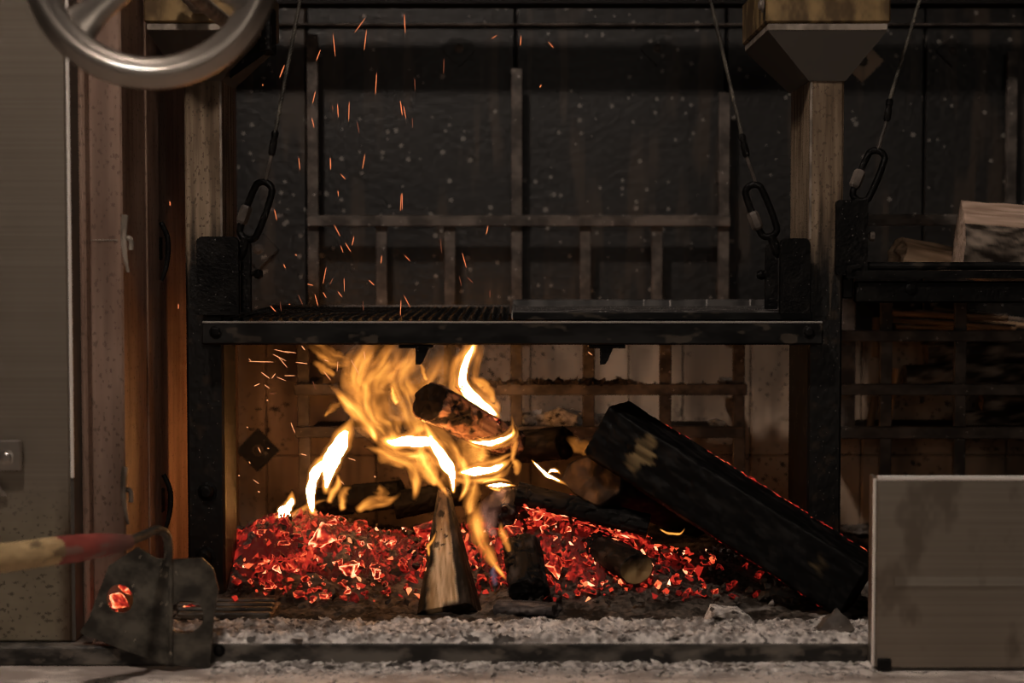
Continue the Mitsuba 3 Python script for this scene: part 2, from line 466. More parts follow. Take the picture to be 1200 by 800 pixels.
# unseen window-shaped light, out of view, placed to light the hearth from the front
wn = struct('unseen_window_1', cat([bevel_box(-1.0, 1.6, -3.24, -3.16, z_, z_ + .06, .004) for z_ in (.66, 1.66)] + [bevel_box(x_ - .03, x_ + .03, -3.24, -3.16, .66, 1.72, .004) for x_ in (-1.0, -.35, .3, .95, 1.6)]), 'white_paint', 'unseen window-shaped light behind the camera, placed to light under the grill')
for x_ in (-.97, -.32, .33, .98):
    part(wn, 'glow_pane', trimesh.Trimesh([[x_, -3.2, .72], [x_, -3.2, 1.66], [x_ + .59, -3.2, 1.66], [x_ + .59, -3.2, .72]], [[0, 1, 2], [0, 2, 3]], process=False), 'plain_black', smooth=False,
         light={'type': 'area', 'radiance': {'type': 'rgb', 'value': UNSEEN_WINDOW_RADIANCE}, 'sampling_weight': 8.0})

# stainless panel of the left jamb, its edge highlight put into the colour, rust-brown frame
Y_PAN = 2.46
pan = thing('steel_cabinet', 'large brushed stainless steel panel filling the left edge, with a stained foot', 'cabinet')
zb = wz(752, Y_PAN)
part(pan, 'sheet', bevel_box(-1.6, wx(80, Y_PAN), Y_PAN, Y_PAN + .06, zb, 2.4, .003), 'panel_steel', smooth=False)
part(pan, 'edge_strip', bevel_box(wx(80.5, Y_PAN - .002), wx(84.5, Y_PAN - .002), Y_PAN - .002, Y_PAN + .003, wz(560, Y_PAN), 2.4, .0012), 'highlight_edge', label='edge strip coloured pale as a highlight', smooth=False)  # the edge highlight is put into this pale colour
part(pan, 'return_face', bevel_box(wx(80, Y_PAN) - .001, wx(84.2, Y_PAN), Y_PAN + .003, Y_PAN + .06, zb + .001, 2.4, .0005), 'shaded_steel', label='return face coloured dark as shade', smooth=False)  # dark colour stands for the shaded gap beside the panel
led = struct('trim_3', bevel_box(-1.6, wx(232, 2.445), 2.437, 2.56, Z_CTR - .001, zb - .001, .004), 'sill_iron', 'grimy plinth under the steel panel')
fr = thing('rusty_upright', 'rust-brown upright steel jamb beside the stainless panel', 'upright')
part(fr, 'flange', bevel_box(wx(106, 2.53), wx(145, 2.53), 2.53, 2.565, Z_CTR + .03, 2.3, .003), 'rusty_steel', smooth=False)
part(fr, 'lip', bevel_box(wx(97, 2.52), wx(104.5, 2.52), 2.505, 2.565, Z_CTR + .03, 2.3, .004), 'rusty_steel', smooth=False)
part(fr, 'dark_gap', bevel_box(wx(85, 2.53), wx(98, 2.53), 2.54, 2.565, Z_CTR + .03, 2.3, .001), 'plain_black', smooth=False)  # black strip standing for shade inside the gap
part(fr, 'joint_strip', bevel_box(wx(104, 2.53), wx(139, 2.53), 2.5285, 2.535, wz(282, 2.53), wz(280.6, 2.53), .0003), 'grime_steel', smooth=False)
for (py, sgn) in ((283, 'upper'), (578, 'lower')):
    k = thing('hinge_latch', f'steel lever latch on the rusty jamb, {"under the hand wheel" if sgn == "upper" else "above the ash hoe"}', 'latch')
    p0, p1, p2 = at(147, py - 31, 2.522), at(145, py - 5, 2.520), at(150.5, py + 36, 2.520)
    part(k, 'lever', tube([p0, p1, p2], [.0055, .005, .0025], 8, 14), 'grime_steel')
    part(k, 'catch', tube([at(144, py - 4, 2.532), at(152, py - 4, 2.518), at(154, py + 2, 2.518), at(153.5, py + 10, 2.518)], .004, 8, 14), 'grime_steel')
    k = thing('latch_shadow', f'dark shape standing for the latch shadow on the rusted side wall, {"at grill height" if sgn == "upper" else "below grill height"}', 'hook')  # dark raised shape imitating the latch shadow on the side wall
    yy = 2.80
    c = at(194, py + 8, yy); c[0] = X_LEFT
    part(k, 'shadow_bar', tube([c + [.004, 0, .045], c + [.016, 0, .01], c + [.004, 0, -.055]], [.004, .005, .003], 8, 14), 'black_iron')
    part(k, 'plate', bevel_box(X_LEFT - .001, X_LEFT + .004, yy - .012, yy + .012, c[2] - .02, c[2] + .02, .001), 'black_iron')
cl = thing('clamp_plate', 'small galvanised clamp plate with a bolt on the steel panel at the left edge', 'clamp')
part(cl, 'plate', pxbox(-30, 24, 516, 552, Y_PAN - .022, Y_PAN - .010, .002), 'wheel_steel', smooth=False)
part(cl, 'spacer', pxbox(-30, 20, 522, 550, Y_PAN - .011, Y_PAN + .001, .001), 'plain_black', smooth=False)
part(cl, 'bolt', bolt_mesh(at(7, 536, Y_PAN - .022), .009), 'wheel_steel')
part(cl, 'clip', hull([at(-20, 556, Y_PAN - .012), at(-20, 582, Y_PAN - .012), at(-2, 566, Y_PAN - .012), at(8, 581, Y_PAN - .012), at(-20, 556, Y_PAN), at(-20, 582, Y_PAN), at(-2, 566, Y_PAN), at(8, 581, Y_PAN)]), 'wheel_steel', smooth=False)

# ------------------------------------------------------------------ posts with their screw-jack boxes
def jack(name, label, x0, x1, yf, yd, bx0, bx1, side, fwd=.05):
    k = thing(name, label, 'steel post')
    X0, X1 = wx(x0, yf), wx(x1, yf)
    ztop = wz(95, yf)
    part(k, 'shaft', bevel_box(X0, X1, yf, yf + yd, -.03, ztop + .004, .004), 'post_steel', smooth=False)
    bf = yf - fwd
    BX0, BX1 = wx(bx0, bf), wx(bx1, bf)
    z1, z2 = wz(35, bf), wz(27, bf)
    part(k, 'taper', hull([(BX0 + .004, bf + .004, z1), (BX1 - .004, bf + .004, z1), (BX0 + .004, yf + yd + .03, z1), (BX1 - .004, yf + yd + .03, z1),
                           (X0 - .003, yf - .004, ztop), (X1 + .001, yf - .004, ztop), (X0 - .003, yf + yd + .002, ztop), (X1 + .001, yf + yd + .002, ztop)]), 'shaded_steel', smooth=False)  # taper coloured darker in place of shading on its slope
    part(k, 'flange', bevel_box(BX0 + .004, BX1 - .004, bf + .004, yf + yd + .03, z1, z2, .001), 'grime_steel', smooth=False)
    part(k, 'gear_box', bevel_box(BX0, BX1, bf, yf + yd + .04, z2 + .001, z2 + .075, .003), 'brass_steel', smooth=False)
    s = 1 if side == 'right' else 0
    part(k, 'side_rib', bevel_box(X0 if s else X1 - .004, X0 + .004 if s else X1, yf - .0015, yf + .004, wz(280, yf), ztop, .001), 'grime_steel', smooth=False)
    return k, X0, X1, bf


kr, xr0, xr1, bfr = jack('grill_post', 'steel post with tapered neck right of the fire, bare above and black with soot below', 947, 987, 2.76, .19, 895, 1040, 'right')
part(kr, 'bolt', bolt_mesh(at(893, 6, 2.72), .009, (-1, 0, 0)), 'grime_steel')
kl, xl0, xl1, bfl = jack('grill_post', 'steel post left of the fire behind the hand wheel, brown above and sooty black below', 218, 262, 2.76, .12, 172, 303, 'left', .10)
for (px, py, r) in ((243, 576, .0125), (240, 652, .0135)):
    part(kl, 'nut', bolt_mesh(at(px, py, 2.76), r, h=.014), 'black_iron')
part(kl, 'bracket', pxbox(302, 318, 5, 60, 2.74, 2.80, .003), 'black_iron')
part(kl, 'bracket', hull([at(262, 30, 2.75), at(318, 30, 2.75), at(312, 62, 2.75), at(270, 92, 2.75), at(262, 30, 2.80), at(318, 30, 2.80), at(312, 62, 2.80), at(270, 92, 2.80)]), 'black_iron', smooth=False)

# ------------------------------------------------------------------ hand wheel
YW = 2.06
wc = at(177, -46, YW)
s = m_per_px(YW)
hw = thing('hand_wheel', 'polished steel spoked hand wheel at the upper left corner', 'hand wheel')
prof = []
for a in np.linspace(0, 2 * np.pi, 29)[:-1]:
    r = 17.0 * s * (1 + .11 * math.cos(4 * a + .6))
    prof.append((131 * s + r * math.cos(a), r * .95 * math.sin(a)))
prof.append(prof[0])
rim = trimesh.creation.revolve(np.array(prof), sections=120)
rim.apply_transform(trimesh.geometry.align_vectors([0, 0, 1], [.05, -1, .05])); rim.apply_translation(wc)
if rim.volume < 0: rim.invert()
part(hw, 'rim', rim, 'wheel_steel', smooth=True)
groove = trimesh.creation.torus(131 * s + 2 * s, .0035, 80, 10)
for (dx, dz) in ((-92, -81), (116, -38), (-24, 120)):
    d = np.array([dx, 0, dz]) / math.hypot(dx, dz)
    dd = np.cross(d, [0, 1, 0])
    secs = []
    for t, w, th in ((18, 22, 11), (50, 18, 9), (85, 18, 9), (108, 23, 10), (126, 40, 11)):
        for a in np.linspace(0, 2 * np.pi, 13)[:-1]:
            secs.append(wc + d * t * s + dd * w * s * math.cos(a) + np.array([0, 1, 0]) * th * s * math.sin(a))
    n = 12
    f = []
    for i in range(4):
        for j in range(n):
            kx = (j + 1) % n
            f += [[i * n + j, i * n + kx, (i + 1) * n + kx], [i * n + j, (i + 1) * n + kx, (i + 1) * n + j]]
    sp = trimesh.Trimesh(np.array(secs), f, process=False)
    if sp.volume < 0: sp.invert()
    part(hw, 'spoke', sp, 'wheel_steel', smooth=True)
part(hw, 'hub', lathe([(0, -.03), (.024, -.03), (.026, -.02), (.026, .02), (.02, .03), (0, .032)], wc, (0, -1, 0), 24), 'wheel_steel')
part(hw, 'axle', tube([wc + [0, .01, 0], [wc[0] + .005, bfl + .01, wc[2]]], .011, 14), 'grime_steel')
stub = thing('crank_stub', 'short round steel crank stub in front of the left gear box', 'crank stub')
part(stub, 'rod', tube([at(203, -20, bfl - .05), at(228, 4, bfl - .04), at(236, 10, bfl + .012)], .0105, 12, 16), 'grime_steel')
part(stub, 'collar', lathe([(0, 0), (.014, 0), (.014, .012), (0, .012)], at(229, 4, bfl - .03), (.1, 1, -.1), 16), 'grime_steel')

# ------------------------------------------------------------------ the main grill
YG = 2.70
gr = thing('grill', 'black iron grill with an open grate on its left half, hung over the fire', 'grill')
zt, zl = wz(377, YG), wz(404, YG)
gx0, gx1 = wx(236, YG), wx(965, YG)
part(gr, 'front_bar', bevel_box(gx0, gx1, YG, YG + .03, zl, zt, .003), 'bar_iron', smooth=False)
part(gr, 'back_bar', bevel_box(wx(240, YG) , gx1, YG + .57, YG + .60, zl + .005, zt - .002, .003), 'bar_iron', smooth=False)
for X in (gx0 + .045, gx1 - .075):
    part(gr, 'side_bar', bevel_box(X, X + .028, YG + .029, YG + .571, zl + .004, zt - .002, .002), 'bar_iron', smooth=False)
part(gr, 'top_highlight', bevel_box(gx0 + .002, gx1 - .002, YG - .0012, YG + .004, zt - .0022, zt + .0012, .0006), 'highlight_iron', smooth=False)  # thin pale strip imitating the highlight along the bar top
for px in (253, 948):
    part(gr, 'bolt', bolt_mesh(at(px, 389, YG), .0085, h=.006), 'black_iron')
NB = 29
bars_x = np.linspace(wx(262, YG), wx(592, YG), NB)
vee = None
for i, X in enumerate(bars_x):                                 # V-channel bars, laid front to back with a little fall
    w, t = .0125, .0022
    prof = [(-w / 2, .009), (-w / 2 + t, .009), (0, t * 1.1), (w / 2 - t, .009), (w / 2, .009), (.0015, -.002), (-.0015, -.002)]
    V, Fc = [], []
    for (yy, dz) in ((YG + .024, .0005), (YG + .20, .004), (YG + .40, .006), (YG + .585, .0075)):
        V += [(X + a + .0006 * math.sin(i * 7.1), yy, zt - .004 + dz + b) for a, b in prof]
    n = len(prof)
    for s_ in range(3):
        for j in range(n):
            k2 = (j + 1) % n
            Fc += [[s_ * n + j, s_ * n + k2, s_ * n + n + k2], [s_ * n + j, s_ * n + n + k2, s_ * n + n + j]]
    for e in (0, 3):
        c = [e * n + q for q in (0, 1, 2, 3, 4, 5, 6)]
        tri = [[c[0], c[6], c[1]], [c[1], c[6], c[2]], [c[2], c[6], c[5]], [c[2], c[5], c[3]], [c[3], c[5], c[4]]]
        Fc += tri if e else [q[::-1] for q in tri]
    m = trimesh.Trimesh(np.array(V), Fc, process=False); m.fix_normals()
    part(gr, 'grate_bar', m, 'bar_iron', smooth=False)
part(gr, 'grate_rod', tube([[bars_x[0] - .006, YG + .58, zt + .012], [bars_x[-1] + .006, YG + .58, zt + .012]], .0035, 8), 'rack_iron', label='cross rod at the back of the grate')
# end plates that carry the grill
def end_plate(px0, px1, py0, py1, y, name='end_plate'):
    from shapely.geometry import box as sbox
    x0, x1, z0, z1 = wx(px0, y), wx(px1, y), wz(py1, y), wz(py0, y)
    r = .010
    poly = sbox(x0 + r, z0 - .0, x1 - r, z1 - r).buffer(r, quad_segs=5).intersection(sbox(x0, z0, x1, z1))
    m = trimesh.creation.extrude_polygon(poly, .014, engine='earcut')
    v = np.array(m.vertices); m.vertices = np.stack([v[:, 0], y + .014 - v[:, 2], v[:, 1]], 1); m.fix_normals()
    part(gr, name, m, 'black_iron', smooth=False)


end_plate(231, 280, 277, 369, YG + .012)
end_plate(282, 294, 283, 366, YG + .05, 'rear_plate')
end_plate(914, 949, 279, 367, YG + .012)
end_plate(897, 911, 285, 362, YG + .05, 'rear_plate')
for (px, py, d) in ((298, 321, 1), (897, 322, -1)):
    c = at(px, py, YG + .06)
    part(gr, 'knob', lathe([(0, -.012), (.004, -.012), (.004, 0), (.007, .001), (.0085, .008), (.006, .014), (0, .015)], c, (d, 0, 0), 14), 'black_iron')
for (a, b, c, e, tip) in ((467, 507, 487, 496, 427), (690, 733, 703, 712, 427)):
    hk = part(gr, 'hanger', pxbox(a, b, 404, 408, YG + .012, YG + .05, .001), 'black_iron', smooth=False, label='short hanger hook under the front bar')
    part(hk, 'tab', hull([at(c, 407, YG + .014), at(e + 7, 407, YG + .014), at(e, tip - 4, YG + .014), at(e - 3, tip, YG + .014), at(c, tip, YG + .014),
                          at(c, 407, YG + .03), at(e + 7, 407, YG + .03), at(e, tip - 4, YG + .03), at(e - 3, tip, YG + .03), at(c, tip, YG + .03)]), 'black_iron', smooth=False)

gd = thing('griddle_plate', 'flat black griddle plate with a crumb-dotted top on the right half of the grill', 'griddle plate')
ga, gb = wx(601, YG + .03), wx(951, YG + .03)
zg = wz(364.5, YG + .03)
part(gd, 'plate', bevel_box(ga, gb, YG + .028, YG + .50, zt + .0015, zg - .006, .002), 'griddle_iron', smooth=False)
part(gd, 'top', bevel_box(ga + .004, gb - .004, YG + .03, YG + .40, zg - .006, zg, .0015), 'griddle_iron', smooth=False)
part(gd, 'front_lip', bevel_box(ga, gb, YG + .022, YG + .030, zt + .002, zg - .002, .0015), 'bar_iron', smooth=False)
part(gd, 'back_lip', bevel_box(ga - .001, gb, YG + .49, YG + .512, zt + .002, zg + .011, .002), 'griddle_iron', smooth=False)
part(gd, 'end_lip', bevel_box(ga - .002, ga + .006, YG + .03, YG + .50, zt + .002, zg + .002, .002), 'griddle_iron', smooth=False)

# ------------------------------------------------------------------ cables and links
def cable(label, top, low, fer, tail, y):
    k = thing('steel_cable', label, 'cable')
    p0, p1, p2, p3 = (np.array(at(*q, yy)) for q, yy in ((top, y + .02), (low, y), (fer, y), (tail, y)))
    L = np.linalg.norm(p1 - p0); n = int(L / .0016)
    t = np.linspace(0, 1, n)
    d = (p1 - p0) / L
    a = np.cross(d, [0, 1, 0]); a /= np.linalg.norm(a); b = np.cross(d, a)
    for q in range(3):
        th = t * L / .016 * 2 * np.pi + q * 2 * np.pi / 3
        part(k, 'strand', tube(p0 + t[:, None] * (p1 - p0) + .0017 * (np.cos(th)[:, None] * a + np.sin(th)[:, None] * b), .0019, 5), 'hoe_iron', smooth=True)
    d2 = (p2 - p1) / np.linalg.norm(p2 - p1); l2 = np.linalg.norm(p2 - p1)
    part(k, 'sleeve', lathe([(0, 0), (.0045, 0), (.0062, .003), (.0062, .010), (.005, .011), (.005, .016), (.0062, .017), (.0062, l2 - .004), (.0045, l2), (0, l2)], p1, d2, 14), 'black_iron')
    part(k, 'tail', tube([p2, .5 * (p2 + p3), p3], .003, 8, 8), 'rack_iron')


def shackle(label, c, half_l, half_w, lean, y, r=.0058):
    """Oval quick link with its threaded sleeve."""
    k = thing('shackle', label, 'shackle')
    c = at(*c, y); s_ = m_per_px(y)
    hl, hw_ = half_l * s_, half_w * s_
    a = math.radians(lean)
    ax, bx = np.array([math.sin(a), 0, math.cos(a)]), np.array([math.cos(a), -.25, -math.sin(a)])
    pts = []
    for th in np.linspace(0, 2 * np.pi, 49):
        cx, sx = math.cos(th), math.sin(th)
        pts.append(c + ax * ((hl - hw_) * np.sign(cx) * min(1, abs(cx) * 2.2) + hw_ * cx) + bx * hw_ * sx)
    part(k, 'link', tube(pts, r, 10, cap=False), 'black_iron', smooth=True)
    q = c - bx * hw_ - ax * hl * .25
    part(k, 'nut', lathe([(0, -.016), (r * 1.3, -.016), (r * 1.75, -.012), (r * 1.75, .012), (r * 1.3, .016), (0, .016)], q, ax, 6), 'rack_iron', smooth=False)
    part(k, 'eye', tube([c - ax * hl * 1.0, c - ax * (hl + .018), c - ax * (hl + .034) + [0, .006, 0]], [.0075, .009, .0095], 10, 8), 'black_iron')


cable('twisted steel cable running down to the left end of the main grill', (363, -60), (323, 153), (318, 182), (311, 214), YG + .05)
cable('twisted steel cable running down to the right end of the main grill', (812, -90), (869, 157), (875, 184), (886, 216), YG + .05)
cable('twisted steel cable running down to the right-hand side grill', (1102, -80), (1043, 116), (1039, 142), (1028, 178), YG + .07)
shackle('black oval shackle hooking the cable to the left end of the main grill', (300, 247), 35, 12, 20, YG + .05)
shackle('black oval shackle hooking the cable to the right end of the main grill', (892, 247), 32, 10.5, -22, YG + .05)
shackle('black oval shackle hooking the cable to the side grill on the right', (1018, 206), 31, 10.5, 22, YG + .07)

# ------------------------------------------------------------------ side grill at the right
sg = thing('side_grill', 'black iron side grill right of the post carrying split firewood', 'grill')
YS = 2.74
sx0 = wx(991, YS)
zs = wz(317, YS)
part(sg, 'top_plate', hull([(sx0, YS, zs), (wx(1500, YS), YS, zs), (sx0 + .01, YS + .5, zs), (wx(1500, YS), YS + .5, zs), (sx0, YS, zs - .013), (wx(1500, YS), YS, zs - .013), (sx0 + .01, YS + .5, zs - .013), (wx(1500, YS), YS + .5, zs - .013)]), 'black_iron', smooth=False)
part(sg, 'top_rail', tube([[wx(1016, YS), YS + .02, wz(311.5, YS)], [wx(1500, YS), YS + .02, wz(311.5, YS)]], .007, 10), 'bar_iron')
part(sg, 'corner_rail', tube([[wx(1016, YS), YS + .02, wz(311.5, YS)], [sx0 + .004, YS - .004, zs + .002]], .0065, 10), 'bar_iron')
part(sg, 'front_bar', bevel_box(wx(1003, YS + .015), wx(1500, YS), YS + .012, YS + .04, wz(355, YS), wz(329.5, YS), .003), 'black_iron', smooth=False)
part(sg, 'side_bar', bevel_box(sx0, wx(1004, YS), YS + .03, YS + .45, wz(350, YS), zs - .012, .002), 'black_iron', smooth=False)
part(sg, 'bolt', bolt_mesh(at(1067, 338, YS + .012), .010, h=.006), 'black_iron')
from shapely.geometry import box as _sbox
x0, x1, z0, z1 = wx(980, YS), wx(1017, YS), wz(318, YS), wz(234, YS)
m = trimesh.creation.extrude_polygon(_sbox(x0 + .006, z0, x1 - .006, z1 - .006).buffer(.006, quad_segs=4), .014, engine='earcut')
v = np.array(m.vertices); m.vertices = np.stack([v[:, 0], YS + .02 - v[:, 2], v[:, 1]], 1); m.fix_normals()
part(sg, 'end_plate', m, 'black_iron', smooth=False)
part(sg, 'knob', lathe([(0, -.012), (.004, -.012), (.004, 0), (.008, .002), (.008, .009), (0, .011)], at(1018, 277, YS + .02), (1, 0, 0), 12), 'rack_iron')

# ------------------------------------------------------------------ racks on the back wall
def flat(parent, name, px0, px1, py0, py1, y, d=.012, b=.0015):
    part(parent, name, pxbox(px0, px1, py0, py1, y, y + d, b), 'rack_iron', smooth=False)


YR = 3.50
rk = thing('back_rack', 'upper iron bar rack on the back wall, seen above the grill', 'bar rack')
flat(rk, 'cross_bar', 360, 856, 252, 265, YR, .016)
for px, top in ((366, 40), (605, 80), (848, 108)):
    flat(rk, 'tall_bar', px - 6, px + 7, top, 372, YR + .016)
for px in (447, 527, 686, 770):
    flat(rk, 'short_bar', px - 6.5, px + 6.5, 262, 372, YR + .016)
for px in (366, 605, 848):
    flat(rk, 'wall_tie', px - 5, px + 5, 200, 212, YR + .027, .0665)
    flat(rk, 'wall_tie', px - 5, px + 5, 330, 342, YR + .027, .0665)
YB = 3.30
bk = thing('ash_basket', 'lower iron bar basket on the hearth floor behind the fire', 'basket')
flat(bk, 'cross_bar', 345, 876, 450, 463, YB, .016)
flat(bk, 'bottom_bar', 345, 872, 500, 513, YB, .02)
for px in (355, 447, 527, 605, 690, 780, 866):
    flat(bk, 'upright_bar', px - 7, px + 7, 372, 505, YB + .016)
for px in (357, 866):
    flat(bk, 'end_bar', px - 7, px + 7, 450, 463, YB + .026, .22)
    flat(bk, 'leg', px - 7, px + 7, 503, 640, YB + .002, .014)
part(bk, 'shelf', bevel_box(wx(357, YB), wx(866, YB), YB + .03, YB + .24, wz(513, YB), wz(506, YB), .001), 'plain_black', smooth=False)
rng = np.random.default_rng(4)


def chunk(r, seed, squash=(1, 1, 1), n=22, amp=.25):
    g = np.random.default_rng(seed)
    p = g.normal(size=(n, 3)); p /= np.linalg.norm(p, axis=1, keepdims=True)
    m = hull(p * g.uniform(.75, 1.1, (n, 1)) * np.array(squash) * r)
    m = m.subdivide_to_size(r * .35)
    m.merge_vertices()
    return lumpy(m, r * amp * .5, 2.2 / r, seed)


for i, (px, py, r, y) in enumerate(((648, 478, 13, 3.42), (672, 482, 15, 3.44), (700, 478, 13, 3.40), (660, 490, 14, 3.36), (725, 482, 10, 3.43), (622, 484, 12, 3.44), (840, 492, 8, 3.38), (690, 494, 12, 3.38), (745, 490, 9, 3.4))):
    m = chunk(r * m_per_px(y) * 1.25, 40 + i, (1.3, 1, .8))
    c = at(px, py, y); c[2] = wz(506, YB) - m.bounds[0][2] - .004
    m.apply_translation(c)
    single('ash_lump', m, 'ash', f'pale crumbly ash lump lying in the iron basket behind the fire, {["far left", "second left", "middle", "front middle", "right middle", "leftmost", "far right", "front right", "right end"][i]}', 'ash lump', smooth=35)
fl = []
for i in range(260):
    y = YB + rng.uniform(.002, .014); x = wx(rng.uniform(560, 745), YB)
    r = rng.uniform(.002, .0055)
    m = hull(rng.normal(size=(7, 3)) * r); m.apply_translation([x, y, wz(450, YB) + r * .6]); fl.append(m)
for i in range(120):
    y = YB + rng.uniform(.002, .014); x = wx(rng.uniform(345, 876), YB)
    r = rng.uniform(.001, .003)
    m = hull(rng.normal(size=(7, 3)) * r); m.apply_translation([x, y, wz(450, YB) + r * .6]); fl.append(m)
single('cinder_crumbs', cat(fl), 'fire_bed', 'crumbs of cinder and ash lying along the top bar of the iron basket', 'cinders', smooth=False, kind='stuff')

wrk = thing('firewood_rack', 'iron bar firewood rack on the back wall at the right edge', 'firewood rack')
YK = 3.28
flat(wrk, 'top_bar', 1010, 1330, 251, 264, YK + .12, .016)
for (a, b) in ((387, 400), (450, 463)):
    flat(wrk, 'cross_bar', 975, 1420, a, b, YK, .016)
flat(wrk, 'bottom_bar', 975, 1420, 500, 514, YK, .02)
for px in (1038, 1125, 1212, 1300):
    flat(wrk, 'upright_bar', px - 7, px + 7, 350, 620, YK + .016)
    flat(wrk, 'rail', px - 6, px + 6, 507, 514, YK + .026, .30)
flat(wrk, 'post', 986, 1003, 250, 506, YK + .10, .02)
flat(wrk, 'tie', 1180, 1192, 60, 264, YK + .28, .016)
part(wrk, 'shelf', bevel_box(wx(990, YK), 1.4, YK + .03, YK + .29, wz(513, YK), wz(507, YK), .001), 'plain_black', smooth=False)

# ------------------------------------------------------------------ steel guard at the right
YX = 2.405
gx = thing('steel_guard', 'brushed stainless steel guard box standing on the counter at the lower right', 'steel guard')
zb_, zt_ = wz(783, YX), wz(558, YX)
X0, X1 = wx(1028, YX), wx(1420, YX)
part(gx, 'front_sheet', bevel_box(X0 + .002, X1, YX, YX + .01, zb_, zt_ - .001, .003), 'brushed_steel', smooth=False)
part(gx, 'side_sheet', bevel_box(X0, X0 + .006, YX + .004, YX + .045, zb_, zt_ - .001, .002), 'brushed_steel', smooth=False)
part(gx, 'top_rim', tube([[X0 + .003, YX + .002, zt_ - .003], [X1, YX + .002, zt_ - .003]], .0042, 12), 'highlight_edge')  # rim coloured pale to carry its highlight
part(gx, 'side_rim', tube([[X0 - .001, YX + .003, zb_ + .004], [X0 - .001, YX + .003, zt_ - .004]], .0026, 10), 'highlight_edge')
part(gx, 'back_sheet', bevel_box(X0 + .004, X1, YX + .036, YX + .044, zb_, zt_ - .006, .002), 'brushed_steel', smooth=False)
za, zb2 = wz(676, YX), wz(687, YX)
part(gx, 'reflection_band', hull([(x_, y_, z_) for x_ in (X0 + .03, X1) for y_, z_ in ((YX + .001, za), (YX + .001, zb2), (YX - .0002, za), (YX - .003, zb2 + .002), (YX - .003, zb2))]), 'brushed_steel', smooth=False)  # raised wedge shaped to imitate a reflected band of light
for px in (1037, 1390):
    part(gx, 'foot', pxbox(px - 8, px + 8, 772, 786, YX - .006, YX + .03, .002), 'plain_black', smooth=False)

# ------------------------------------------------------------------ ash hoe in front of the sill
hoe = thing('ash_hoe', 'long-handled ash hoe with a two-hole iron blade leaning at the front left', 'ash hoe')
YH = 2.40


def plate_with_hole(outline, hole, ya, yb, thick=.005):
    """Plate drawn in the x-z plane; its depth runs from ya at its left end to yb at its right end."""
    from shapely.geometry import Polygon, Point
    ym = .5 * (ya + yb)
    pts = [(at(a, b, ym)[0], at(a, b, ym)[2]) for a, b in outline]
    hc = at(*hole[0], ym)
    p = Polygon(pts).buffer(-.0035).buffer(.0035).difference(Point(hc[0], hc[2]).buffer(hole[1] * m_per_px(ym), quad_segs=10))
    m = trimesh.creation.extrude_polygon(p, thick, engine='earcut')
    v = np.array(m.vertices)
    t = (v[:, 0] - min(q[0] for q in pts)) / (max(q[0] for q in pts) - min(q[0] for q in pts))
    m.vertices = np.stack([v[:, 0], ya + (yb - ya) * t - v[:, 2] + thick, v[:, 1]], 1)
    m.fix_normals()
    return m


part(hoe, 'blade', plate_with_hole([(88, 745), (100, 728), (126, 664), (162, 640), (186, 652), (202, 652), (202, 776), (128, 757)], ((140, 702), 17), 2.445, 2.40), 'hoe_iron', smooth=False)
part(hoe, 'blade', plate_with_hole([(199, 654), (236, 654), (248, 668), (254, 694), (249, 722), (244, 786), (199, 775)], ((218, 722), 20), 2.40, 2.43), 'hoe_iron', smooth=False)
part(hoe, 'fold', tube([at(200, 655, 2.398), at(200, 774, 2.398)], .0035, 8), 'hoe_iron')
hp = [at(-140, 671, 1.98), at(0, 654, 2.12), at(66, 645, 2.20)]
part(hoe, 'handle', tube(hp, [.0185, .0195, .0190], 18, 24), 'hoe_wood', smooth=30, label='pale worn wooden handle')
part(hoe, 'ferrule', tube([at(63, 645.5, 2.197), at(100, 641, 2.24), at(148, 635, 2.29), at(152, 634.5, 2.295)], [.0195, .0192, .0165, .010], 18, 20), 'hoe_red', smooth=30, label='red painted ferrule')
part(hoe, 'neck', tube([at(146, 636, 2.29), at(166, 628, 2.33), at(182, 621, 2.36), at(193, 624, 2.38), at(197, 634, 2.392), at(196, 662, 2.398)], [.0075, .007, .0068, .0068, .007, .007], 12, 40), 'hoe_iron', smooth=40)

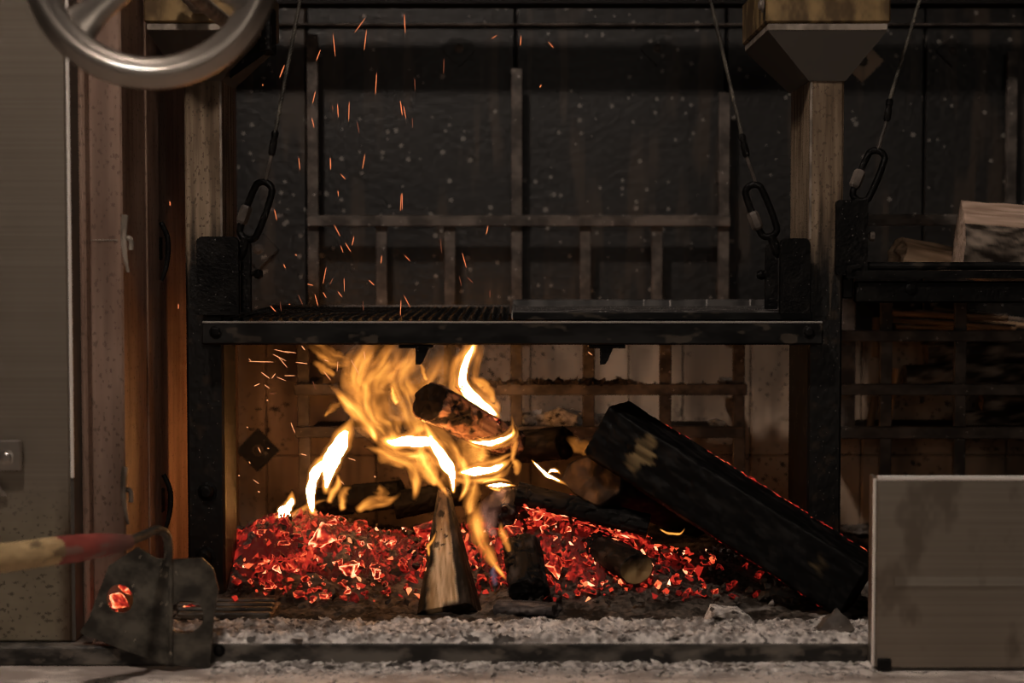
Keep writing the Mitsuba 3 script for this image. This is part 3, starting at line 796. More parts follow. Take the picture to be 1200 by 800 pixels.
# ------------------------------------------------------------------ logs
def log(p0, p1, section, cfun, seed, nl=60, nc=48, rough=.0025, crack=0., twist=0., bend=0., roll=0., taper=1.0, cap_noise=.004, freq=45):
    """A split log from p0 to p1. section: polygon (closed, metres) in the plane across it. cfun(s, th, q, cap) gives colours of points."""
    p0, p1 = np.asarray(p0, float), np.asarray(p1, float)
    L = np.linalg.norm(p1 - p0); d = (p1 - p0) / L
    a = np.cross(d, [0, 0, 1.0]); a /= np.linalg.norm(a); b = np.cross(a, d)      # a: to the side, b: up
    if b[2] < 0: a, b = -a, -b
    sec = np.asarray(section, float)
    sec = np.vstack([sec, sec[:1]])
    seg = np.concatenate([[0], np.cumsum(np.linalg.norm(np.diff(sec, axis=0), axis=1))])
    tt = np.linspace(0, seg[-1], nc + 1)[:-1]
    ring = np.stack([np.interp(tt, seg, sec[:, 0]), np.interp(tt, seg, sec[:, 1])], 1)
    for _ in range(1):
        ring = .25 * np.roll(ring, 1, 0) + .5 * ring + .25 * np.roll(ring, -1, 0)
    nr = 10
    S, R, TH = [], [], []
    for k in range(nr): S.append(0.0); R.append((k + .15) / nr)
    for k in range(nl + 1): S.append(k / nl); R.append(1.0)
    for k in range(nr): S.append(1.0); R.append(1 - (k + .85) / nr)
    S, R = np.array(S), np.array(R)
    n = len(S)
    cap = np.zeros(n); cap[:nr] = 1; cap[-nr:] = 1
    q = ring[None] * R[:, None, None]
    sc = (1 + (taper - 1) * S)[:, None, None]
    q = q * sc
    Sx = np.broadcast_to(S[:, None], (n, nc)); Cx = np.broadcast_to(cap[:, None], (n, nc)); Rx = np.broadcast_to(R[:, None], (n, nc))
    g = np.random.default_rng(seed)
    off = g.uniform(0, 50, 3)
    loc = np.stack([q[..., 0], q[..., 1], Sx * L], -1)
    grain = meshkit.fbm(loc * [freq * 3, freq * 3, freq * .35] + off, 4, seed) - .5
    disp = rough * 2 * grain
    if crack:
        cr = np.abs(meshkit.fbm(loc * [35, 35, 26] + off, 3, seed + 5) - .5)
        disp = disp - crack * np.clip(1 - cr / .035, 0, 1)
    nrm = q / np.maximum(np.linalg.norm(q, axis=-1, keepdims=True), 1e-6)
    q = q + nrm * (disp * (1 - Cx))[..., None]
    # the ring where the side meets the end is bevelled slightly
    pos = p0 + (Sx * L)[..., None] * d + q[..., :1] * a + q[..., 1:] * b
    cn = (meshkit.fbm(loc * 60 + off, 3, seed + 9) - .5) * cap_noise * 2 * Cx * np.where(Sx < .5, -1, 1)
    pos = pos + cn[..., None] * d + (bend * np.sin(Sx * np.pi))[..., None] * b
    v = pos.reshape(-1, 3)
    i, j = np.meshgrid(np.arange(n - 1), np.arange(nc), indexing='ij')
    A = (i * nc + j).ravel(); Bq = (i * nc + (j + 1) % nc).ravel(); Cq = A + nc; Dq = Bq + nc
    f = np.vstack([np.stack([A, Bq, Dq], 1), np.stack([A, Dq, Cq], 1)])
    v = np.vstack([v, p0, p1]); c0, c1 = len(v) - 2, len(v) - 1
    jj = np.arange(nc); kk = (jj + 1) % nc
    f = np.vstack([f, np.stack([np.full(nc, c0), kk, jj], 1), np.stack([np.full(nc, c1), (n - 1) * nc + jj, (n - 1) * nc + kk], 1)])
    loc2 = np.vstack([loc.reshape(-1, 3), [[0, 0, 0], [0, 0, L]]])
    Sv = np.append(Sx.ravel(), [0, 1]); Cv = np.append(Cx.ravel(), [1, 1]); Dv = np.append(disp.ravel(), [0, 0])
    J = np.append(np.broadcast_to(np.arange(nc)[None] / nc, (n, nc)).ravel(), [0, 0])
    col = np.clip(cfun(Sv, J, loc2 + off, Cv, Dv), .002, .9)
    m = trimesh.Trimesh(v, f, process=False)
    if m.volume < 0: m.invert()
    return m, col


def lerp(a, b, t): return np.asarray(a, float) * (1 - t[:, None]) + np.asarray(b, float) * t[:, None]
def sst(a, b, x):
    t = np.clip((x - a) / (b - a), 0, 1); return t * t * (3 - 2 * t)


def fresh_colors(bark=(.10, .075, .055), wood0=(.28, .165, .09), wood1=(.56, .39, .25), bark_faces=()):
    def f(S, J, q, C, D):
        g = meshkit.fbm(q * [160, 160, 9], 3, 1)
        c = lerp(wood0, wood1, sst(.25, .75, g))
        isb = np.zeros(len(S))
        for a, b in bark_faces: isb = np.maximum(isb, ((J >= a) & (J < b)) * 1.0)
        isb = isb * (1 - C)
        bk_ = lerp([.022, .016, .012], [.30, .24, .19], sst(.4, .75, meshkit.fbm(q * [70, 70, 22], 4, 2)))
        c = c * (1 - isb[:, None]) + bk_ * isb[:, None]
        rings = .5 + .5 * np.sin(np.linalg.norm(q[:, :2] - q[:, :2].mean(0), axis=1) * 2600)
        return c * (1 - .25 * (C * rings)[:, None])
    return f


def char_colors(base=(.005, .0045, .004), gloss=(.020, .0185, .017), wood=None, where=None):
    def f(S, J, q, C, D):
        g = meshkit.fbm(q * [140, 140, 30], 3, 3)
        c = lerp(base, gloss, sst(.45, .8, g))
        if wood is not None:
            w = where(S, J, q, C)
            gg = np.where(C > .5, meshkit.fbm(q * [55, 40, 8], 3, 7), meshkit.fbm(q * [210, 210, 8], 3, 6))
            c = c * (1 - w[:, None]) + lerp(wood[0], wood[1], sst(.3, .7, gg)) * w[:, None]
        return c
    return f


def put_log(name, label, category, p0, p1, sec, cf, seed, bsdf='vc_wood', group=None, **kw):
    m, c = log(p0, p1, sec, cf, seed, **kw)
    k = thing(name, label, category, group)
    scene[k] = mikit.ply(m, bsdf, smooth=True, color=c)
    return k, m


def rpoly(r, n=14, seed=0, squash=1.0, flat_=None):
    g = np.random.default_rng(seed)
    out = []
    for i in range(n):
        a = 2 * np.pi * i / n
        rr = r * (1 + g.uniform(-.07, .07))
        x, y = rr * math.cos(a), rr * math.sin(a) * squash
        if flat_ is not None and y > flat_: y = flat_ + .15 * (y - flat_)
        out.append((x, y))
    return out


MP = m_per_px
# A: pale wedge of split wood in front, its tip burning
tip, foot = at(521, 574, 2.83), at(531, 719, 2.665)
wA = np.array([(-.055, .000), (-.046, .012), (.018, .031), (.026, .026), (.052, -.030), (.0, -.045), (-.050, -.022)])


def wA_where(S, J, q, C):
    ql = q[:, :2] - q[-2:, :2].mean(0)
    sc = 1 - .80 * S
    x, y = ql[:, 0] / sc, ql[:, 1] / sc
    n1 = meshkit.fbm(q * 34, 3, 4)
    face = sst(-.004, .006, y - (.012 + .30 * (x + .046)) + .013) * (1 - sst(.003, .010, x + .006 * (n1 - .5)))
    left = sst(-.050, -.036, x + .026 * (n1 - .5))
    up = 1 - .90 * sst(.50, .90, S + .45 * (n1 - .5))
    mark = 1 - .9 * sst(.60, .68, meshkit.fbm(q * [90, 90, 60], 3, 9)) * sst(.35, .55, S)
    low = sst(.0, .05, S + .05 * (n1 - .5) + .03 * (x < -.02))
    return np.clip(face * left * up * low * mark, 0, 1)


kA, mA = put_log('firewood', 'pale wedge of split firewood standing on end before the flames, its tip burning', 'log', foot, tip, wA * 1.10,
                 char_colors(wood=((.46, .27, .12), (.92, .66, .40)), where=wA_where, base=(.010, .008, .006), gloss=(.06, .04, .028)), 21, taper=.20, rough=.0014, nl=120, nc=110, freq=40)

# B: charred round log lifted over the flames
pB0, pB1 = at(503, 470, 2.90), at(600, 520, 3.06)


def wB(S, J, q, C):
    n1 = meshkit.fbm(q * [60, 60, 34], 3, 8)
    return sst(.40, .58, n1) * (1 - C) * .9


kB, mB = put_log('charred_log', 'round charred log with cracked bark lifted over the flames, blunt black end facing left', 'log', pB0, pB1, rpoly(.043, 18, 3, .86),
                 char_colors(wood=((.26, .145, .10), (.56, .36, .26)), where=wB, base=(.010, .007, .006)), 23, rough=.002, crack=.0065, nl=110, nc=96, taper=.8)

# C: large black squared log slanting to the right
pC0, pC1 = at(712, 503, 2.85), at(1006, 690, 2.66)
sC = [(-.060, .030), (-.035, .056), (.055, .052), (.062, -.040), (.010, -.060), (-.055, -.046)]


def wC(S, J, q, C):
    n1 = meshkit.fbm(q * [24, 24, 12], 3, 12)
    ql = q[:, :2] - q[:, :2].mean(0)
    face = ((J > .30) & (J < .54)) * 1.0
    S = S + .16 * (meshkit.fbm(q * [80, 80, 2.5], 3, 14) - .5) + .05 * (n1 - .5)
    mid = np.exp(-((J - .40) / .085) ** 2)
    patch = (np.exp(-((S - .165) / .038) ** 2) * 1.5 + .40 * np.exp(-((S - .62) / .05) ** 2) + .5 * np.exp(-((S - .88) / .04) ** 2)) * mid
    return np.clip(sst(.35, .8, patch * (n1 + .45)) * face, 0, 1) * (1 - C) * .9


kC, mC = put_log('charred_log', 'long thick squared log burnt black, slanting down rightwards with a glowing upper edge', 'log', pC0, pC1, sC,
                 char_colors(wood=((.07, .05, .025), (.36, .26, .13)), where=wC, gloss=(.016, .0155, .015), base=(.003, .003, .003)), 25, bsdf='vc_char', rough=.0026, crack=.002, nl=160, nc=96)

# D: log with a brown cut end, lying under C
pD0, pD1 = at(695, 560, 2.84), at(810, 600, 3.16)


def wD(S, J, q, C):
    return C * (S < .5) * (.35 + .65 * sst(.45, .6, meshkit.fbm(q * 26, 3, 2)))


kD, mD = put_log('charred_log', 'dark log with a rough brown cut end, lying beneath the long slanting log', 'log', pD0, pD1, [(-.066, -.010), (-.052, .026), (-.016, .040), (.030, .036), (.056, .018), (.060, -.020), (.020, -.050), (-.030, -.034)],
                 char_colors(wood=((.035, .019, .010), (.15, .088, .045)), where=wD), 27, rough=.003, cap_noise=.008)

# E: burning log across the right heap
pE0, pE1 = at(606, 578, 2.86), at(760, 616, 2.83)


def wE(S, J, q, C):
    return C * .55 * (S > .5)


kE, mE = put_log('charred_log', 'slender charred log lying across the right ember heap, glowing along its lower side', 'log', pE0, pE1, rpoly(.026, 12, 6, .8),
                 char_colors(wood=((.10, .055, .028), (.20, .12, .06)), where=wE), 29, rough=.003, crack=.004, nl=90, nc=64)

# F: short log with a tan cut end
pF1, pF0 = at(700, 640, 2.86), at(746, 667, 2.74)


def wF(S, J, q, C):
    ql = q[:, 1] - q[:, 1].mean()
    return C * (S < .5) * sst(-.022, .020, -ql + .012 * (meshkit.fbm(q * 60, 2, 3) - .5) + .004)


kF, mF = put_log('charred_log', 'short log butt with a half-burnt tan cut end, below the slender log', 'log', pF0, pF1, rpoly(.033, 16, 7, .86),
                 char_colors(wood=((.20, .12, .05), (.52, .36, .17)), where=wF, gloss=(.05, .036, .028)), 31, rough=.003, crack=.003)
# G, H, I, J: charred pieces
put_log('charred_log', 'shaggy black charcoal stump in front of the right ember heap, beside the pale wedge', 'log', at(612, 640, 2.80), at(620, 694, 2.70), rpoly(.034, 12, 8, .9), char_colors(gloss=(.055, .048, .045)), 33, rough=.006, crack=.006, cap_noise=.012, taper=1.05, freq=60)
put_log('charred_log', 'dark log lying behind the flames at the right', 'log', at(590, 525, 3.20), at(662, 520, 3.12), rpoly(.036, 12, 9, .9), char_colors(gloss=(.035, .028, .024)), 34, rough=.004, crack=.004)
put_log('charred_log', 'black charred log lying behind the left ember heap', 'log', at(372, 588, 3.20), at(470, 578, 3.16), rpoly(.032, 12, 10, .9), char_colors(), 35, rough=.004, crack=.004)
put_log('charred_log', 'black charred log lying behind the pale wedge', 'log', at(462, 592, 3.12), at(560, 572, 3.14), rpoly(.030, 12, 11, .9), char_colors(), 36, rough=.004, crack=.004)
put_log('charred_log', 'ashy grey crust of burnt log before the embers, right of the wedge', 'log', at(585, 712, 2.68), at(652, 714, 2.64), rpoly(.027, 12, 12, .55), char_colors(base=(.05, .042, .04), gloss=(.20, .17, .155)), 37, rough=.004, crack=.003, cap_noise=.008, taper=.8)
put_log('charred_log', 'leaning charred stub behind the pale wedge, right of its tip', 'log', at(585, 605, 2.86), at(597, 580, 2.92), rpoly(.030, 12, 13, .8), char_colors(base=(.015, .013, .013), gloss=(.13, .11, .105)), 38, rough=.004, crack=.005, cap_noise=.01)
for lab, px, py, y, r, sq, bs, sd in (('white broken chunk of burnt-out ash on the front edge of the fire bed', 850, 722, 2.585, 32, (1, .8, .5), 'ash', 61),
                                      ('dark grey stone lying in the ash of the sill near the steel guard', 975, 733, 2.50, 27, (1.05, .8, .78), 'rack_iron', 62)):
    m = chunk(r * MP(y), sd, sq, 12, .5); m.apply_translation(at(px, py, y))
    single('ash_chunk' if sd == 61 else 'stone', m, bs, lab, 'ash chunk' if sd == 61 else 'stone', smooth=35)

# firewood stacked at the right: two splits on the side grill, thin splits in the rack
W1 = fresh_colors(bark_faces=((.42, .80),), wood0=(.30, .19, .13), wood1=(.56, .40, .29))
pz = zs + .001
put_log('firewood', 'large split log with pale top and dark barky side, lying on the side grill', 'log', at(1125, 279, 2.99), at(1420, 303, 2.94), [(-.075, -.060), (-.070, .010), (-.035, .074), (.058, .016), (.075, -.014), (.060, -.062)],
        fresh_colors(bark_faces=((.50, .74),), wood0=(.38, .25, .18), wood1=(.72, .54, .42)), 41, rough=.003, nl=90, nc=80)
put_log('firewood', 'small split log with a broken pale end, on the side grill', 'log', at(1053, 295, 3.08), at(1200, 325, 3.16), [(-.030, -.022), (-.026, .016), (.004, .030), (.028, .010), (.024, -.022)],
        fresh_colors(bark_faces=((.0, .12),), wood0=(.42, .27, .17), wood1=(.78, .56, .38)), 42, rough=.003, cap_noise=.014)
specs = [((1045, 366), (1180, 372), 6, 'pale thin split lying topmost in the rack, left end'), ((1042, 374), (1190, 384), 5, 'pale thin split second from the top in the rack'), ((1050, 382), (1160, 385), 5, 'dark-edged split resting just above the upper rack bar'),
         ((1134, 372), (1290, 392), 7, 'long pale split sloping down to the right edge in the rack'), ((1095, 362), (1260, 386), 7, 'brown split lying behind the upright bar in the rack')]
for i, (a, b, r, lab) in enumerate(specs):
    put_log('firewood', lab, 'log', at(*a, 3.44 + .02 * i), at(*b, 3.40 + .02 * i), rpoly(r * MP(3.4), 7, 70 + i, .8), fresh_colors(bark_faces=((.1, .45),), wood0=(.20, .11, .06), wood1=(.46, .30, .18)), 80 + i, nl=30, nc=20, rough=.002)
    # light splits need what they lie on: the stack below
for i, (a, b, r, lab) in enumerate((((1085, 415), (1330, 408), 15, 'dark bark log lying upper in the lower rack, behind the cross bars'), ((1060, 440), (1330, 436), 15, 'dark bark log second in the lower rack stack'),
                                    ((1150, 470), (1330, 468), 14, 'dark log with a frosted edge low in the rack'), ((1120, 492), (1330, 490), 13, 'dark log lying lowest on the rack shelf'), ((1080, 396), (1330, 394), 9, 'thin grey split just under the upper cross bar'))):
    put_log('firewood', lab, 'log', at(*a, 3.46), at(*b, 3.45), rpoly(r * MP(3.4), 10, 90 + i, .9), fresh_colors(bark_faces=((.0, 1.0),), wood0=(.10, .06, .035), wood1=(.24, .16, .10)), 95 + i, nl=40, nc=28, rough=.004, freq=70)
for i, (a, b, r) in enumerate((((1027, 372), (1026, 418), 4.5), ((1050, 432), (1040, 500), 5), ((1025, 465), (1019, 502), 5))):
    put_log('firewood', ['orange-tinted split standing upright behind the post in the rack, upper piece', 'orange-tinted split standing upright in the rack, right of the first upright', 'orange-tinted split standing low behind the rack post'][i], 'log',
            at(*b, 3.42), at(*a, 3.43), rpoly(r * MP(3.4), 6, 50 + i, .8), fresh_colors(wood0=(.26, .13, .06), wood1=(.52, .30, .15)), 52 + i, nl=20, nc=16, rough=.001)

# ------------------------------------------------------------------ floor grate at the front left
fg = thing('floor_grate', 'small iron floor grate at the front left of the fire bed', 'floor grate')
for i, (py, y) in enumerate(((713, 2.725), (720, 2.69), (727, 2.655), (735, 2.615))):
    z = .006
    part(fg, 'bar', bevel_box(wx(205, y), wx(322 - 2 * i, y), y - .008, y + .008, -.002, .010, .003), 'hoe_iron', smooth=False)
for px in (212, 316):
    part(fg, 'end_bar', bevel_box(wx(px - 3, 2.66), wx(px + 5, 2.66), 2.60, 2.735, -.004, .004, .001), 'hoe_iron', smooth=False)

# ------------------------------------------------------------------ embers
def heat(I):
    """Colour of glowing charcoal by its brightness."""
    I = np.asarray(I, float)
    g = .036 + .30 * sst(.35, 2.2, I)
    b = .024 + .15 * sst(.6, 2.6, I)
    return np.stack([I, I * g, I * b], -1)


def coal_shape(seed, level, slab=False):
    g = np.random.default_rng(seed)
    n = g.integers(9, 15)
    p = g.normal(size=(n, 3)); p /= np.linalg.norm(p, axis=1, keepdims=True)
    sq = np.array([1.25, .85, .55]) if slab else np.array([g.uniform(.8, 1.3), g.uniform(.7, 1.0), g.uniform(.55, .9)])
    h0 = hull(p * sq * g.uniform(.8, 1.05, (n, 1)))
    # sharp edges of the hull: glow most
    fa, ed = h0.face_adjacency_angles, h0.face_adjacency_edges
    ed = ed[fa > .45]
    m = h0.subdivide_to_size(.13)
    m.merge_vertices()
    v = np.array(m.vertices)
    a, b = h0.vertices[ed[:, 0]], h0.vertices[ed[:, 1]]
    ab = b - a
    t = np.clip(((v[:, None] - a[None]) * ab[None]).sum(-1) / (ab ** 2).sum(-1)[None], 0, 1)
    dist = np.linalg.norm(v[:, None] - (a[None] + t[..., None] * ab[None]), axis=-1).min(1)
    off = g.uniform(0, 40, 3)
    f1 = meshkit.fbm(v * 1.6 + off, 3, seed)
    f2 = np.abs(meshkit.fbm(v * 3.2 + off, 3, seed + 2) - .5)
    rim = np.exp(-(dist / .075) ** 2)
    vein = np.clip(1 - f2 / .05, 0, 1)
    I = level * (.05 + .75 * sst(.44, .76, f1) + 1.7 * rim * sst(.30, .58, meshkit.fbm(v * 2.3 + off[::-1], 2, seed + 4)) + .5 * vein)
    I *= .5 + .5 * sst(-.6, .5, -v[:, 2] + .8 * (f1 - .3) + .35)         # greyed by ash on its top
    m.vertices = v + np.array(m.vertex_normals) * ((meshkit.fbm(v * 4 + off, 3, seed + 7) - .5) * .16)[:, None]
    return m, heat(I * 1.3)


LEVELS = [.10, .16, .22, .28, .34, .40, .46, .54, .62, .70, .80, .92, 1.05, 1.2, 1.45, 1.75]
NV = len(LEVELS)
for i, lv in enumerate(LEVELS):
    m, c = coal_shape(100 + i, lv, i % 4 == 0)
    scene[f'ember_kind_{i}'] = {'type': 'shapegroup', 'coal': mikit.ply(m, 'coal_crust', smooth=True, color=c, light=glow(.12 + lv * .6))}
for i in range(4):
    m, c = coal_shape(150 + i, .1)
    scene[f'cinder_kind_{i}'] = {'type': 'shapegroup', 'coal': mikit.ply(m, 'coal_crust' if i % 2 else 'grime_steel', smooth=25)}

rng = np.random.default_rng(7)


def rot_any(g):
    ax = g.normal(size=3); ax /= np.linalg.norm(ax)
    return T().rotate(ax.tolist(), float(g.uniform(0, 360)))


placed = []


def place_coal(x, y, z, r, idx, label, group, dark=False):
    k = numbered('cinder' if dark else 'ember')
    g = np.random.default_rng(len(placed) + 1000)
    M = T().translate([float(x), float(y), float(z)]) @ T().rotate([0, 0, 1], float(g.uniform(0, 360))) @ T().rotate([1, 0, 0], float(g.uniform(-40, 40))) @ T().rotate([0, 1, 0], float(g.uniform(-40, 40))) @ T().scale(float(r))
    scene[k] = {'type': 'instance', 'kind': {'type': 'ref', 'id': f'cinder_kind_{idx % 4}' if dark else f'ember_kind_{idx}'}, 'to_world': M}
    labels[k] = {'label': label, 'category': 'cinder' if dark else 'ember', 'group': group}
    placed.append((x, y, z, r))


def pile(n, cx, cy, rx, ry, rmin, rmax, hot, label, group, lift=.35, spread=1.0, tries=60):
    done = 0
    for _ in range(n * tries):
        if done >= n: break
        a, q = rng.uniform(0, 2 * np.pi), math.sqrt(rng.random()) * spread
        x, y = cx + rx * q * math.cos(a), cy + ry * q * math.sin(a)
        if y < 2.70 or y > 3.2: continue
        r = rng.uniform(rmin, rmax) * (1.15 - .35 * q)
        z = float(bed_h(np.array([x]), np.array([y]))[0]) + r * lift
        if any((x - a_) ** 2 + (y - b_) ** 2 + (z - c_) ** 2 < (.66 * (r + d_)) ** 2 for a_, b_, c_, d_ in placed): continue
        h = hot * (1.25 - .75 * q) * math.exp(rng.normal() * .55)
        i = int(np.argmin(np.abs(np.array(LEVELS) - h)))
        dark = h < .085
        px = 600 + x / (y - .05) * F
        tone = 'dead grey' if dark else ['dark red', 'dull red', 'bright red', 'orange-hot'][int(np.searchsorted([.2, .45, .85], LEVELS[i]))]
        size = 'small' if r < .0085 else 'middling' if r < .0135 else 'large'
        rise = float(bed_h(np.array([x]), np.array([y]))[0])
        where = ('at the foot of the ' if y < 2.80 else 'on the crest of the ' if y > 2.93 else 'on the slope of the ') + group
        third = '' if group not in (LH,) else (', by the post' if x < -.42 else ', by the wedge' if x > -.26 else ', in its middle')
        name_ = f'{size} {tone} {"cinder" if dark else "ember"} {where}{third}'
        place_coal(x, y, z, r, i, name_, name_, dark=dark)
        done += 1
    return done


LH, RH, MH, SC = 'left ember heap', 'right ember heap', 'dip left of the pale wedge', 'ash right of the short log butt'
# a few large pieces that stand out
for (px, py, y, r, lv, lab) in ((330, 628, 2.93, .042, 11, 'large glowing slab of charcoal standing up at the left end of the ember heap'), (378, 632, 2.89, .040, 13, 'large pink-hot charcoal block in the middle of the left ember heap'),
                                (412, 668, 2.82, .026, 13, 'bright orange cube of charcoal low on the left ember heap'), (300, 662, 2.84, .036, 9, 'broad red coal at the left foot of the ember heap, beside the post'),
                                (632, 598, 2.87, .030, 11, 'glowing red block at the top of the right ember heap, under the slender log'), (600, 625, 2.84, .026, 9, 'red coal between the shaggy stump and the right ember heap'),
                                (500, 618, 2.88, .028, 6, 'dull red coal leaning on the left side of the pale wedge'), (655, 665, 2.78, .026, 10, 'bright red coal low on the right ember heap')):
    c = at(px, py, y)
    place_coal(c[0], c[1], c[2], r, lv, lab, None)
    labels[list(labels)[-1]].pop('group')
cnt = [pile(78, -.335, 2.91, .21, .20, .010, .018, .60, '', LH), pile(88, -.335, 2.87, .22, .15, .0055, .010, .75, '', LH),
       pile(30, -.10, 2.88, .11, .15, .010, .019, .34, '', MH), pile(56, .085, 2.87, .12, .15, .009, .019, .62, '', RH), pile(66, .09, 2.83, .13, .11, .005, .0095, .65, '', RH),
       pile(32, .30, 2.83, .15, .11, .007, .014, .30, '', SC), pile(18, .36, 2.78, .20, .08, .006, .013, .05, '', SC)]
print('coals', cnt, len(placed))
for (px, py, y, r, lv) in ((138, 704, 2.50, .026, 11), (150, 690, 2.52, .02, 9), (128, 712, 2.50, .018, 6), (216, 716, 2.66, .018, 9), (226, 712, 2.67, .014, 7)):
    c = at(px, py, y)
    place_coal(c[0], c[1], c[2], r, lv, 'red ember seen through the holes of the ash hoe blade', 'embers behind the ash hoe')
# crumbs of charcoal too small to pick apart
cr, cc, dk = [], [], []
for i in range(1500):
    mx = MOUNDS[rng.integers(0, 5)]
    x, y = mx[0] + rng.normal() * mx[2] * .85, mx[1] - .04 + rng.normal() * mx[3] * .8
    if not (2.68 < y < 3.15): continue
    r = rng.uniform(.002, .0055)
    m = hull(rng.normal(size=(8, 3)) * r * .75)
    m.apply_translation([x, y, float(bed_h(np.array([x]), np.array([y]))[0]) + r + .004])
    if rng.random() < .42 and y > 2.70 and x < .36:
        cr.append(m); cc.append(np.repeat(heat(np.array([.75 * math.exp(rng.normal() * .7)])), len(m.vertices), 0))
    else: dk.append(m)
cm = cat(cr)
single('ember_crumbs', cm, 'coal_crust', 'glowing crumbs of charcoal strewn over the ember heaps', 'ember crumbs', smooth=False, kind='stuff', color=np.vstack(cc), light=glow(.5))


def ember_bed_fn(X, Yv):
    p = np.stack([X, Yv, X * 0], -1)
    return bed_h(X, Yv) + .001 + .026 * (meshkit.fbm(p * 34, 3, 13) - .5) + .020 * (meshkit.fbm(p * 120, 3, 15) - .5) - .03 * np.exp(-(bed_h(X, Yv) / .022) ** 2)


def ember_bed(name, x0, x1, y0, y1, lv, label):
    m = grid_mesh(x0, x1, y0, y1, int((x1 - x0) / .0017), int((y1 - y0) / .0017), ember_bed_fn)
    v = np.array(m.vertices)
    f1 = meshkit.fbm(v * [26, 26, 0] + 3, 3, 21); f2 = meshkit.fbm(v * [150, 150, 0], 3, 22); f3 = np.abs(meshkit.fbm(v * [48, 48, 0] + 9, 3, 23) - .5)
    hgt = bed_h(v[:, 0], v[:, 1])
    I = lv * (.10 + .9 * sst(.42, .68, f1) * sst(.40, .66, f2) + .9 * np.clip(1 - f3 / .045, 0, 1) * sst(.36, .6, f1)) * sst(.014, .05, hgt)
    single(name, m, 'coal_crust', label, 'embers', smooth=True, kind='stuff', color=heat(I), light=glow(2.0))


ember_bed('ember_bed', -.62, .0, 2.68, 3.20, .58, 'glowing bed of fine embers under the coals of the left heap')
ember_bed('ember_bed', .0, .30, 2.70, 3.12, .58, 'glowing bed of fine embers under the coals of the right heap')
single('charcoal_crumbs', cat(dk), 'fire_bed', 'dead charcoal crumbs strewn over the fire bed', 'charcoal crumbs', smooth=False, kind='stuff')


# ------------------------------------------------------------------ glowing edges of the burning logs
def edge_glow(parent, pts, n, size, level, seed, jitter=.002, label='glowing red edge'):
    g = np.random.default_rng(seed)
    p = spline(pts, 400)
    ms, cs = [], []
    for i in range(n):
        t = g.integers(4, 396); c = p[t] + g.normal(size=3) * jitter
        d = p[min(t + 3, 399)] - p[t - 3]; d /= np.linalg.norm(d)
        l = g.uniform(.5, 1.6) * size
        q = np.vstack([c + d * l * s_ + g.normal(size=3) * size * .28 * (1 - abs(s_)) for s_ in (-1, -.5, -.4, 0, 0, 0, .4, .5, 1)])
        try: m = hull(q)
        except Exception: continue
        ms.append(m); cs.append(np.repeat(heat(np.array([level * math.exp(g.normal() * .6)])), len(m.vertices), 0))
    part(parent, 'glow_edge', cat(ms), 'coal_crust', smooth=False, label=label, kind='stuff', color=np.vstack(cs), light=glow(.15))


dC = (pC1 - pC0) / np.linalg.norm(pC1 - pC0)
aC = np.cross(dC, [0, 0, 1.0]); aC /= np.linalg.norm(aC); bC = np.cross(aC, dC)
edge_glow(kC, [pC0 + dC * t_ * np.linalg.norm(pC1 - pC0) + aC * -.030 + bC * .0545 for t_ in (.13, .4, .7, .97)], 100, .0048, .5, 1, .0010)
edge_glow(kC, [pC0 + dC * t_ * np.linalg.norm(pC1 - pC0) + aC * .046 + bC * -.046 for t_ in (.50, .7, .95)], 22, .003, .25, 6, .0010)
edge_glow(kE, [at(610, 592, 2.832), at(650, 604, 2.825), at(700, 618, 2.815), at(745, 632, 2.80)], 60, .006, .8, 2, .004)
edge_glow(kB, [at(532, 452, 2.885), at(560, 472, 2.925), at(588, 498, 2.98)], 22, .0045, .45, 3, .003)
edge_glow(kA, [at(505, 620, 2.80), at(499, 650, 2.74), at(497, 672, 2.70)], 24, .004, 1.0, 4, .002)

# ------------------------------------------------------------------ flames
CORE = [52.0, 21.5, 6.2]


def flame_color(I):
    g = .33 + .17 * sst(.2, 2.4, I)
    b = .055 + .13 * sst(.6, 4.0, I)
    return np.stack([I, I * g, I * b], -1)


